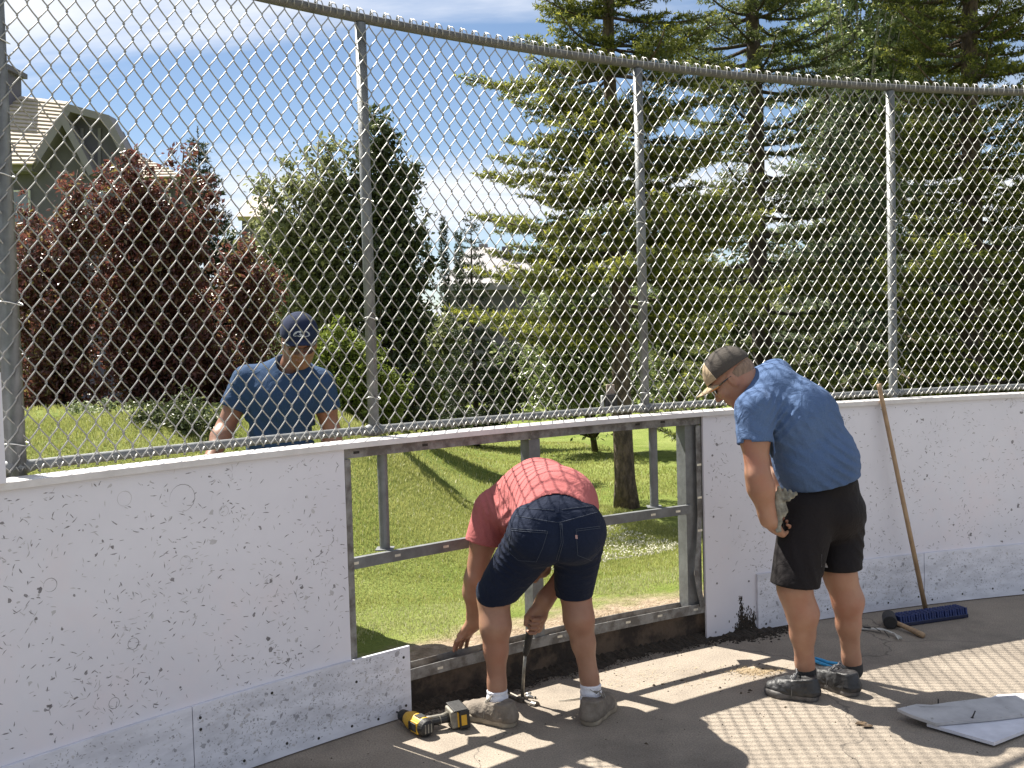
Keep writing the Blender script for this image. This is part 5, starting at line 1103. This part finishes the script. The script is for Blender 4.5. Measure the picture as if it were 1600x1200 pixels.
# ------------------------------------------------------------------ man in the blue cap behind the fence
def man_back():
    Y = 5.0; gz = float(terr(-1.05, 5.05)); root = thing('person', 'man in navy cap and blue tee shirt looking down behind the chain link fence', 'person', (-1.08, 5.08, gz))
    f0, u0, l0 = frame((.22, -.97, 0), (0, 0, 1)); k = Y/1600
    pel = pix(436, 765, 5.10); wst = pix(438, 700, 5.06); cst = pix(443, 622, 5.03); nb = pix(452, 573, 5.03)
    shR = pix(385, 595, 5.02); shL = pix(501, 600, 5.05)                  # his right is at the left of the picture
    elR = pix(352, 668, 4.98); wrR = pix(328, 722, 4.80); elL = pix(517, 672, 5.08); wrL = pix(523, 738, 4.98)
    hc = pix(468, 533, 4.93); Hp, L, ax = head(hc, A3(.26, -.87, -.42), A3(.12, -.40, .90), 1.0, neck=nb+A3(0, .03, -.03), nr=.060)
    hpR = pel+A3(-.09, 0, -.03); hpL = pel+A3(.09, .0, -.03); knR = A3(hpR[0]-.02, 5.02, gz+.52); knL = A3(hpL[0]+.03, 5.06, gz+.52); anR = A3(hpR[0]-.04, 5.10, gz+.09); anL = A3(hpL[0]+.05, 5.12, gz+.09)
    body = [(arm(shR, elR, wrR, .055, .044, .030)+hand(wrR, A3(-.2, -.6, -.6), A3(-.5, -.2, .7), 1, (.4, .4, .45, .5)), .004), (arm(shL, elL, wrL, .055, .044, .030)+hand(wrL, A3(.05, -.2, -.97), A3(.9, -.3, 0), -1, (.4, .45, .5, .55)), .004), (Hp, .0035), (leg(hpR, knR, anR), .007), (leg(hpL, knL, anL), .007)]
    sdfobj('body', body, SK3, root)
    S = [cone(pel+A3(0, 0, .03), wst, .150, .150, .05, sq=f0, sf=1.18), cone(wst, cst, .150, .155, .06, sq=f0, sf=1.2), cone(shR+A3(.02, 0, 0), nb+A3(0, .03, -.025), .070, .074, .07), cone(shL+A3(-.02, 0, 0), nb+A3(0, .03, -.025), .070, .074, .07), cone(cst, nb+A3(0, .02, -.06), .155, .09, .06, sq=f0, sf=1.2), cone(cst+A3(-.08, 0, .03), cst+A3(.08, 0, .03), .10, .10, .05, sq=f0, sf=1.1),
         cone(shR, shR+(elR-shR)*.72, .070, .073, .045), cone(shL, shL+(elL-shL)*.66, .070, .073, .045)]
    def fs(P): return ridge(P, A3(.8, 0, .5), A3(-.5, 0, .8), wst+A3(-.04, -.12, .08), .05, .007, .12)+ridge(P, A3(.9, 0, -.3), A3(.3, 0, .9), cst+A3(.12, -.1, -.04), .035, .007, .07, 1)+ridge(P, A3(.5, 0, .8), A3(-.8, 0, .5), shR+A3(0, -.03, -.08), .035, .006, .06)
    S.append(disp(fs))
    for sh_, el_, q in ((shR, elR, .60), (shL, elL, .55)):
        sv = unit(el_-sh_); cut = sh_+(el_-sh_)*q; sg = -1 if sh_ is shR else 1
        def sl(P, sv=sv, cut=cut, sg=sg):
            d1 = (P-cut)@sv; near = np.linalg.norm((P-cut)-d1[:, None]*sv, axis=1)-.085
            return np.where((near < 0)&(d1 > -.01)&((P[:, 0]-cut[0])*sg > -.055), np.maximum(d1, 0)*3., 0)
        S += [disp(sl), cone(cut-sv*.03, cut+sv*.09, .061, .064, .004, 's')]
    S += [plane(pel+A3(0, 0, .0), (0, 0, -1), .004), cone(nb+A3(.008, -.02, .12), nb+A3(.006, -.03, .0), .066, .062, .006, 's')]
    sdfobj('tee_shirt', [(S, .0048)], fabric('blue_cotton', (.022, .048, .105), (.038, .075, .15), bump=.3), root)
    D = [cone(pel+A3(0, 0, .06), pel+A3(0, 0, -.06), .145, .15, .04, sq=f0, sf=1.15), cone(hpR, knR, .10, .075, .04), cone(hpL, knL, .10, .075, .04), cone(knR, anR, .075, .06, .04), cone(knL, anL, .075, .06, .04)]
    sdfobj('trousers', [(D, .008)], fabric('dark_trousers', (.03, .03, .035), (.05, .05, .055)), root)
    bm = (mat('brown_boot', (.09, .06, .04), rough=.7), mat('boot_sole', (.03, .03, .03), rough=.8), mat('boot_lace', (.2, .18, .14), rough=.9))
    for an in (anR, anL): shoe(A3(an[0], an[1]+.05, gz+.005), A3(an[0]+.04, an[1]-.22, gz+.005), bm, root, lace=False)
    nv = fabric('navy_cap_cloth', (.012, .018, .045), (.022, .032, .07), bump=.15)
    cp = sdfobj('cap', [(cap_groups(L, ax, 1.02, high=.004), .0035)], nv, root)
    mb = brim(L, ax, 1.0, .046, .074, .012, .052); mb.obj('brim', [nv, mat('pale_under_brim', (.35, .37, .42), rough=.9)], cp, smooth=True)
    # bird head emblem, pale grey pieces on the front of the cap
    mb = MB(); M = lambda y, z: L(-.010+.1105*math.sqrt(max(0, 1-(y/.093)**2-((z-.036)/.104)**2)), y, z)
    def patch(pts, m, off=0):
        pts = [(y*.82, z+.020) for y, z in pts]
        c_ = np.mean(pts, 0); P = [M(*p)+ax[0]*(.0012+off) for p in pts]+[M(*c_)+ax[0]*(.0016+off)]; n = len(pts); mb.add(P, T=[(i, (i+1) % n, n) for i in range(n)]+[((i+1) % n, i, n) for i in range(n)], m=m)
    patch([(.046, .058), (.030, .070), (-.010, .072), (-.034, .066), (-.044, .056), (-.046, .048), (-.036, .046), (-.028, .050), (-.014, .046), (.010, .045), (.040, .045), (.050, .048)], 0)
    patch([(.030, .064), (.008, .067), (-.006, .064), (.002, .058), (.024, .057)], 1, .001)
    patch([(-.004, .062), (-.018, .066), (-.028, .062), (-.020, .056), (-.014, .050), (-.008, .052), (-.014, .058)], 1, .001)
    patch([(-.030, .058), (-.040, .054), (-.042, .050), (-.034, .050)], 1, .001)
    mb.obj('bird_emblem', [mat('silver_thread', (.42, .46, .50), rough=.7), nv], cp)
    gl = mat('brown_lens', (.03, .006, .004), rough=.12, spec=.9); mb = MB()
    for s in (1, -1):
        mb.prism([L(.104, s*(.033+.027*math.cos(a)), -.006+.020*math.sin(a))+ax[0]*(-.020*((.032+.024*math.cos(a))/.06)**2) for a in np.linspace(0, 2*np.pi, 13)[:-1]], ax[0]*-.003)
        mb.tube([L(.080, .060*s, .008), L(.03, .078*s, .006), L(-.01, .082*s, .004)], .0026, 6)
    mb.tube([L(.100, .010, .004), L(.103, 0, .006), L(.100, -.010, .004)], .0022, 6); mb.obj('sunglasses', gl, root)
    hair = [ell(L(-.022, 0, .0), A3(.088, .0795, .052), np.stack([ax[0], ax[2], ax[1]]), .01), plane(L(.0, 0, 0), ax[0], .004)]
    sdfobj('hair', [(hair, .004)], mat('white_hair', (.55, .53, .50), (.4, .38, .36), rough=.8, scale=90, bump=.5), root)
man_back()
# ------------------------------------------------------------------ tools and scraps on the floor
M_YEL = mat('yellow_plastic', (.62, .36, .03), (.50, .28, .02), rough=.45, scale=30, bump=.1)
M_BLK = mat('black_rubber_plastic', (.008, .008, .009), (.018, .017, .016), rough=.6, scale=30, bump=.2)
M_GRY = mat('dusty_grey_plastic', (.24, .22, .18), (.12, .11, .09), rough=.6, scale=30)
M_STL = mat('bright_steel', (.60, .60, .58), (.35, .35, .34), rough=.3, metal=.8, scale=60)
Z3 = A3(0, 0, 1)
def basis(a, up=(0, 0, 1)):
    a = np.array(a, float); a /= np.linalg.norm(a); u = np.array(up, float)-a*(a@np.array(up, float)); u /= np.linalg.norm(u); return np.stack([a, np.cross(u, a), u], 1)
def build_drill():
    c0 = pixz(666, 1137, .036); bt = pixz(709, 1119, .042); ax_ = unit(pixz(638, 1122, .036)-c0); j = c0+ax_*.055; h = unit(bt-j); n = Z3
    r = thing('cordless_drill', 'yellow and black cordless drill lying on its side beside the grey shoe', 'drill', tuple(c0*A3(1, 1, 0)))
    mb = MB(); pts = [c0+ax_*x for x in (.004, .012, .05, .10, .115, .135)]; mb.tube(pts, [.026, .0335, .0345, .0335, .030, .024], 22, flat=1.04)
    mb.box(c0+ax_*.03-h*.018+Z3*.0, (.05, .034, .044), rot=basis(ax_)); mb.obj('motor_housing', M_YEL, r, smooth=False, bevel=.003)
    mb = MB(); mb.tube([c0+ax_*x for x in (-.016, -.012, .006, .012)], [.020, .029, .0345, .0350], 22); mb.obj('rear_cap', M_BLK, r, bevel=.002)
    mb = MB()
    for k in (-1, 0, 1): mb.box(c0-ax_*.0155+n*.0+np.cross(ax_, n)*k*.013, (.004, .006, .034), rot=basis(ax_))
    mb.obj('vent', M_GRY, r, bevel=.0015)
    mb = MB(); mb.box(c0+ax_*.045-np.cross(n, ax_)*.034*np.sign(np.cross(n, ax_)@h), (.05, .006, .030), rot=basis(ax_)); mb.box(c0+ax_*.040+n*.0335, (.040, .03, .005), rot=basis(ax_)); mb.obj('side_label', M_BLK, r, bevel=.001)
    mb = MB(); mb.tube([c0+ax_*x for x in (.13, .145, .175, .185)], [.021, .025, .022, .012], 18); mb.tube([c0+ax_*.18, c0+ax_*.22], [.005, .003], 8); mb.obj('chuck', M_BLK, r, smooth=False)
    mb = MB(); mb.tube([j+h*x+ax_*y for x, y in ((.02, 0), (.04, -.004), (.07, -.008), (.10, -.006), (.118, 0))], [.022, .019, .018, .019, .024], 14, flat=.85); mb.obj('handle', M_BLK, r, smooth=True)
    mb = MB(); mb.tube([j+h*x+ax_*y+n*.014 for x, y in ((.02, 0), (.05, -.006), (.09, -.008), (.115, -.002))], [.010, .009, .009, .012], 8); mb.tube([j+h*.075+ax_*(-.008)+n*.020*math.cos(a)+ax_*.02*math.sin(a) for a in np.linspace(0, 6.28, 14)], .0016, 5, caps=False); mb.obj('grip_inlay', M_GRY, r, smooth=True)
    B = basis(h); e = j+h*.135
    mb = MB(); mb.box(e, (.03, .085, .068), rot=B); mb.obj('battery_foot', M_GRY, r, bevel=.006)
    mb = MB(); mb.box(e+h*.034, (.040, .115, .072), rot=B); mb.box(e+h*.02+n*.037, (.055, .11, .006), rot=B); mb.obj('battery', M_BLK, r, bevel=.005)
    sd_ = B[:, 1]
    for s in (-1, 1): mb = MB(); mb.box(e+h*.014+sd_*s*.040, (.012, .012, .058), rot=B); mb.box(e+h*.030+sd_*s*.0585, (.022, .003, .040), rot=B); mb.obj('yellow_trim', M_YEL, r, bevel=.001)
build_drill()
def tool(name, label, cat, p): return thing(name, label, cat, tuple(np.array(p)*A3(1, 1, 0)))
# pliers
p0 = pixz(1259, 1023, .012); p1 = pixz(1272, 1029, .012); q1 = pixz(1302, 1042, .010); q2 = pixz(1309, 1037, .012); r = tool('pliers', 'blue handled pliers lying between the black shoes', 'pliers', p1)
d = unit(q1-p1); s = np.cross(d, Z3); mb = MB(); mb.tube([p1-d*.01+s*.005, p1+d*.03+s*.018, p1+d*.07+s*.016, q1+s*.004], [.006, .0078, .0078, .006], 8); mb.tube([p1-d*.01-s*.005, p1+d*.03-s*.016, p1+d*.07-s*.02, q2-s*.004], [.006, .0078, .0078, .006], 8); mb.obj('grip', mat('sky_blue_plastic', (.05, .40, .72), (.04, .32, .62), rough=.4, scale=40), r, smooth=True)
M_NV = mat('navy_plastic', (.01, .03, .12), rough=.4)
for q_, s_ in ((q1, 1), (q2, -1)): mb = MB(); mb.tube([q_+s*.004*s_, q_+d*.008+s*.003*s_], .0066, 8); mb.obj('grip_end', M_NV, r)
mb = MB(); mb.tube([p1+d*.0+s*.004, p1-d*.02, p1-d*.05+s*.003], [.007, .009, .003], 8); mb.tube([p1-s*.004, p1-d*.02, p1-d*.05-s*.003], [.007, .009, .003], 8); mb.obj('jaws', M_STL, r)
# mallet
mc = pixz(1390, 968, .034); me_ = pixz(1443, 993, .014); hd = unit(pixz(1396, 950, .034)-pixz(1383, 980, .034)); hd = unit(A3(.28, .96, 0)); r = tool('rubber_mallet', 'black rubber mallet with wooden handle resting on the blue broom head', 'mallet', mc)
mb = MB(); mb.tube([mc-hd*.060, mc-hd*.055, mc-hd*.02, mc+hd*.02, mc+hd*.055, mc+hd*.060], [.030, .0335, .034, .034, .0335, .030], 20); mb.obj('mallet_head', M_BLK, r)
M_WOOD = mat('pale_wood', (.38, .26, .15), (.27, .175, .10), rough=.6, scale=14, stretch=(1, 6, 1), bump=.15)
v = me_-mc; mb = MB(); mb.tube([mc-v*.06, mc+v*.3, mc+v*.7, mc+v*.93, me_], [.0105, .011, .0135, .0145, .0125], 12); mb.obj('handle', M_WOOD, r, smooth=True)
# broom head and pole
a = pixz(1409, 981, 0); b = pixz(1512, 966, 0); d = unit(b-a); s = np.cross(Z3, d); L_ = np.linalg.norm(b-a)+.02; r = tool('floor_brush', 'wide navy blue push broom head lying on the floor by the boards', 'broom', (a+b)/2)
mb = MB(); M_BR = mat('navy_broom_bristle', (.004, .013, .07), (.008, .024, .12), rough=.6, scale=50, bump=.3); B_ = np.stack([d, s, Z3], 1); c = (a+b)/2+s*.045
mb.box(c+Z3*.012, (L_, .085, .022), rot=B_); mb.obj('block', mat('navy_plastic_block', (.003, .007, .035), rough=.5), r, bevel=.005)
mb = MB(); n = 26
for i in range(n):
    x = (i+.5)/n-.5
    for q, (yy, tl) in enumerate(((-.030, -.16), (-.010, -.05), (.012, .06), (.032, .16))):
        mb.box(c+d*(x*(L_-.01)+.0015*math.sin(i*2.3+q))+s*yy+Z3*.035, (L_/n*.72, .019, .036), rot=B_@np.array(Matrix.Rotation(tl, 3, 'X')))
mb.obj('bristles', M_BR, r, bevel=.002)
pb = pixz(1447, 956, .012); pt = next(q for q in (pix(1373, 600, y_) for y_ in np.arange(pb[1]+.2, pb[1]-.6, -.005)) if math.hypot(*((pb+(q-pb)*(1.117/q[2]))[:2]-(CX, CY))) < R-.030); r = tool('broom_pole', 'bare wooden broom pole leaning against the right hand boards', 'pole', pb)
mb = MB(); mb.tube([pb, pb*.5+pt*.5, pt-unit(pt-pb)*.03, pt], [.0125, .0118, .0115, .0135], 12); mb.obj('stick', M_WOOD, r, smooth=True)
# torn plastic strip
def shard(name, label, cat, pts, z, th, m, kind=None, lift=0):
    P = [pixz(x, y, z) for x, y in pts]; mb = MB(); mb.prism(P, (0, 0, th)); o = mb.obj(name, m); return tag(o, label, cat)
M_FRAG = mat('dirty_white_plastic', (.55, .54, .50), (.30, .28, .24), rough=.6, scale=30)
mb = MB(); Pp = [pixz(x, y, z) for x, y, z in ((1345, 983, .004), (1362, 983, .012), (1380, 984, .018), (1396, 990, .014), (1410, 999, .006))]
strip_w = [.010, .012, .017, .020, .006]
for k, (yo, w) in enumerate(((0, 1.0), (.035, .5))):
    for i in range(4):
        p, q = Pp[i]+A3(-.03*k, yo, 0), Pp[i+1]+A3(-.05*k, yo*1.0, 0); e_ = A3(0, 1, 0); mb.prism([p-e_*strip_w[i]*w, q-e_*strip_w[i+1]*w, q+e_*strip_w[i+1]*w, p+e_*strip_w[i]*w], (0, 0, .004), m=k)
for i in range(3): mb.tube([Pp[3]+A3(.0, -.01*i, .004), Pp[4]+A3(-.012*i, -.012*i+.01, .006)], .003, 5)
tag(mb.obj('torn_strip', [M_FRAG, M_BLK]), 'torn strip of white plastic trim lying in front of the mallet', 'scrap')
# loose boards at lower right
def board(name, label, pts, z, th, m, screws_=(), extra=None):
    r = tool(name, label, 'board', pixz(*pts[0])); mb = MB(); P = [pixz(x, y, z+(dz if dz else 0)) for x, y, dz in pts3(pts)]; mb.prism(P, (0, 0, -th)); mb.obj('panel', m, r)
    if extra: extra(r)
    for (x, y0, y1, lean) in screws_:
        b_ = pixz(x, y1, z); hgt = (y1-y0)/400.; mc_ = MB(); mc_.tube([b_, b_+A3(lean, 0, hgt)], [.0028, .0022], 6); mc_.tube([b_+A3(0, 0, -.0), b_+A3(0, 0, .003)], .0055, 8); mc_.obj('screw', M_BLK, r)
    return r
def pts3(p): return [(x, y, z_[0] if z_ else 0) for x, y, *z_ in p]
M_BACK = mat('chalky_board_back', (.46, .45, .45), (.33, .32, .325), rough=.7, scale=8, detail=9, bump=.15, c3=(.22, .21, .19), s3=30, lo3=.62, hi3=.7)
board('loose_board', 'lower loose white board at bottom right, scuffed face up', [(1448, 1130), (1553, 1160), (1655, 1120), (1700, 1080), (1560, 1085)], .022, .012, M_KICK)
board('loose_board', 'upper loose board at bottom right with screws standing up through it', [(1402, 1107, .01), (1424, 1117, .008), (1462, 1130, 0), (1560, 1121, 0), (1680, 1106, 0), (1700, 1078, .01), (1560, 1088, .014), (1482, 1097, .014), (1438, 1104, .012), (1432, 1100, .012)], .036, .011, M_BACK, [(1466, 1092, 1103, 0), (1519, 1111, 1122, .012), (1416, 1103, 1108, 0)])
# small things
def rod(name, label, cat, pts, r_, m, n=6): mb = MB(); mb.tube([pixz(*p) for p in pts], r_, n); return tag(mb.obj(name, m, smooth=True), label, cat)
rod('long_nail', 'thin dark rod lying on the sunlit concrete left of the right grey shoe', 'rod', [(873, 1095, .004), (890, 1093.5, .004), (908, 1091, .004)], [.0012, .0022, .003], M_GRY)
w_ = tool('spanner', 'small bright steel spanner lying behind the hammer head', 'spanner', pixz(825, 1090)); mb = MB(); mb.tube([pixz(806, 1089, .006), pixz(822, 1089, .006)], .0055, 8, flat=.6); mb.tube([pixz(820, 1089, .006), pixz(826, 1087, .007), pixz(833, 1089, .006)], [.006, .012, .005], 8, flat=.5); mb.tube([pixz(822, 1086, .008), pixz(829, 1083, .009)], [.008, .006], 8); mb.obj('steel_body', M_STL, w_, smooth=True)
mb = MB(); mb.tube([pixz(835, 1089.5, .006), pixz(838, 1089.5, .006)], .005, 8); mb.obj('tip', M_BLK, w_)
k_ = tool('utility_knife', 'grey utility knife lying behind the toe of the left grey shoe', 'knife', pixz(728, 1103)); mb = MB(); mb.tube([pixz(714, 1106, .010), pixz(722, 1104, .011), pixz(733, 1100, .012), pixz(744, 1097.5, .010)], [.006, .009, .010, .007], 10, flat=.7); mb.obj('knife_handle', M_GRY, k_, smooth=True)
mb = MB(); mb.prism([pixz(702, 1108, .009), pixz(714, 1104, .010), pixz(715, 1107, .010)], (0, 0, .002)); mb.obj('blade', M_STL, k_)
lf = [(1345, 1130, 'brown leaf scrap on the mesh shadow below the two black shoes', 10, 3), (1356, 1134, 'second brown leaf scrap, right of and touching the first one', 12, 2)]
for x, y, lb, a_, b_ in lf:
    g = np.random.default_rng(int(x)); P = [pixz(x+a_*math.cos(t)*(.6+.5*g.random()), y+b_*math.sin(t)*(.6+.5*g.random()), .003+.005*g.random()) for t in np.linspace(0, 6.28, 10)[:-1]]; mb = MB(); mb.prism(P, (0, 0, .0015)); tag(mb.obj('leaf', mat('dry_leaf', (.13, .085, .045), (.06, .04, .025), rough=.9, scale=50)), lb, 'leaf')
# loose soil, crumbs and dry grass (uncountable)
g = np.random.default_rng(91); mb = MB(); cr = []
def crumb(p, s):
    ph = np.arange(5)/5*6.28+g.random()*6; P = [p+A3(math.cos(t), math.sin(t), 0)*s*(.5+.8*g.random()) for t in ph]; top = p+A3(0, 0, s*(.4+.6*g.random())); mb.add(P+[top], T=[(i, (i+1) % 5, 5) for i in range(5)])
A_ = np.arange(-39.45, -24.3, .12); ed = lambda a: -.035-.035*(math.sin(a*1.7)+math.sin(a*4.1+1)*.7+math.sin(a*9.3)*.35)*.6-.05*math.exp(-((a+25.6)/.7)**2)
mb.sheet([[arc(a, .036, .030+.006*math.sin(a*23)) for a in A_], [arc(a, .012+.2*ed(a), .016+.005*math.sin(a*31)) for a in A_], [arc(a, ed(a)*.7, .006+.002*math.sin(a*37)) for a in A_], [arc(a, ed(a)+.004*math.sin(a*53), -.001) for a in A_]])
for i in range(2600):
    a_ = g.uniform(-39.4, -24.5); r_ = ed(a_)*.6-abs(g.normal(0, .03)) ; crumb(arc(a_, r_, .001), g.uniform(.001, .005))
for i in range(900):
    a_ = -25.3+g.normal(0, .9); r_ = -abs(g.normal(0, .05)); crumb(arc(a_, r_-.01, .001), g.uniform(.003, .010))
tag(mb.obj('loose_soil', M_SOIL), 'black loose soil along the foot of the kerb', 'soil', None, 'stuff')
mb = MB()
for i in range(260):
    if i < 90: p = pixz(1180+g.normal(0, 26), 1050+g.normal(0, 5), .001); s_ = g.uniform(.002, .006)
    elif i < 150: p = pixz(g.uniform(860, 1200), g.uniform(1035, 1085), .001); s_ = g.uniform(.0015, .005)
    elif i < 160: p = pixz(*[(1022, 1071), (1035, 1069), (1066, 1063), (1101, 1050), (1125, 1075), (1158, 1083), (1170, 1082), (1172, 1079), (1227, 1105), (1010, 1162)][i-150], .001); s_ = .009
    else: p = pixz(g.uniform(480, 1600), g.uniform(1110, 1195), .001); s_ = g.uniform(.0015, .004)
    crumb(p, s_)
tag(mb.obj('crumbs', mat('dark_crumbs', (.09, .065, .04), (.04, .03, .02), rough=.95, scale=40)), 'dark crumbs of dirt scattered over the concrete', 'debris', None, 'stuff')
n = 900; c = np.array([pixz(1180+g.normal(0, 22) if i < 620 else g.uniform(870, 1190), 1049+g.normal(0, 4) if i < 620 else g.uniform(1040, 1075), .003) for i in range(n)]); th = g.normal(0, .5, n); l = g.uniform(.006, .03, n); dv = np.stack([np.cos(th), np.sin(th), g.normal(0, .12, n)], 1)*l[:, None]; w = np.stack([-np.sin(th), np.cos(th), 0*th], 1)*.0011
tag(put('dry_grass', mesh_np('dry_grass', np.stack([c-w, c+w, c+dv+A3(0, 0, .004)], 1).reshape(-1, 3), T=np.arange(n*3).reshape(-1, 3)), mat('straw', (.40, .30, .17), (.25, .18, .10), rough=.9, scale=50)), 'dry grass clippings on the concrete near the black shoe', 'straw', None, 'stuff')
# dirt lying in the bottom channel
mb = MB()
for i in range(1500): crumb(arc(g.uniform(-41, -27.3), .02+.075*g.random(), .138+.012*g.random()), g.uniform(.003, .010))
tag(mb.obj('channel_dirt', M_DIRT), 'dirt collected inside the bottom steel channel', 'dirt', None, 'stuff')
b = arc(-34.6, .055, .150); mb = MB(); mb.tube([b, b+A3(.012, .004, .006), b+A3(.028, .008, .004)], [.010, .007, .005], 8); tag(mb.obj('loose_bolt', M_STL), 'bright bolt lying in the bottom channel left of the middle stud', 'bolt')
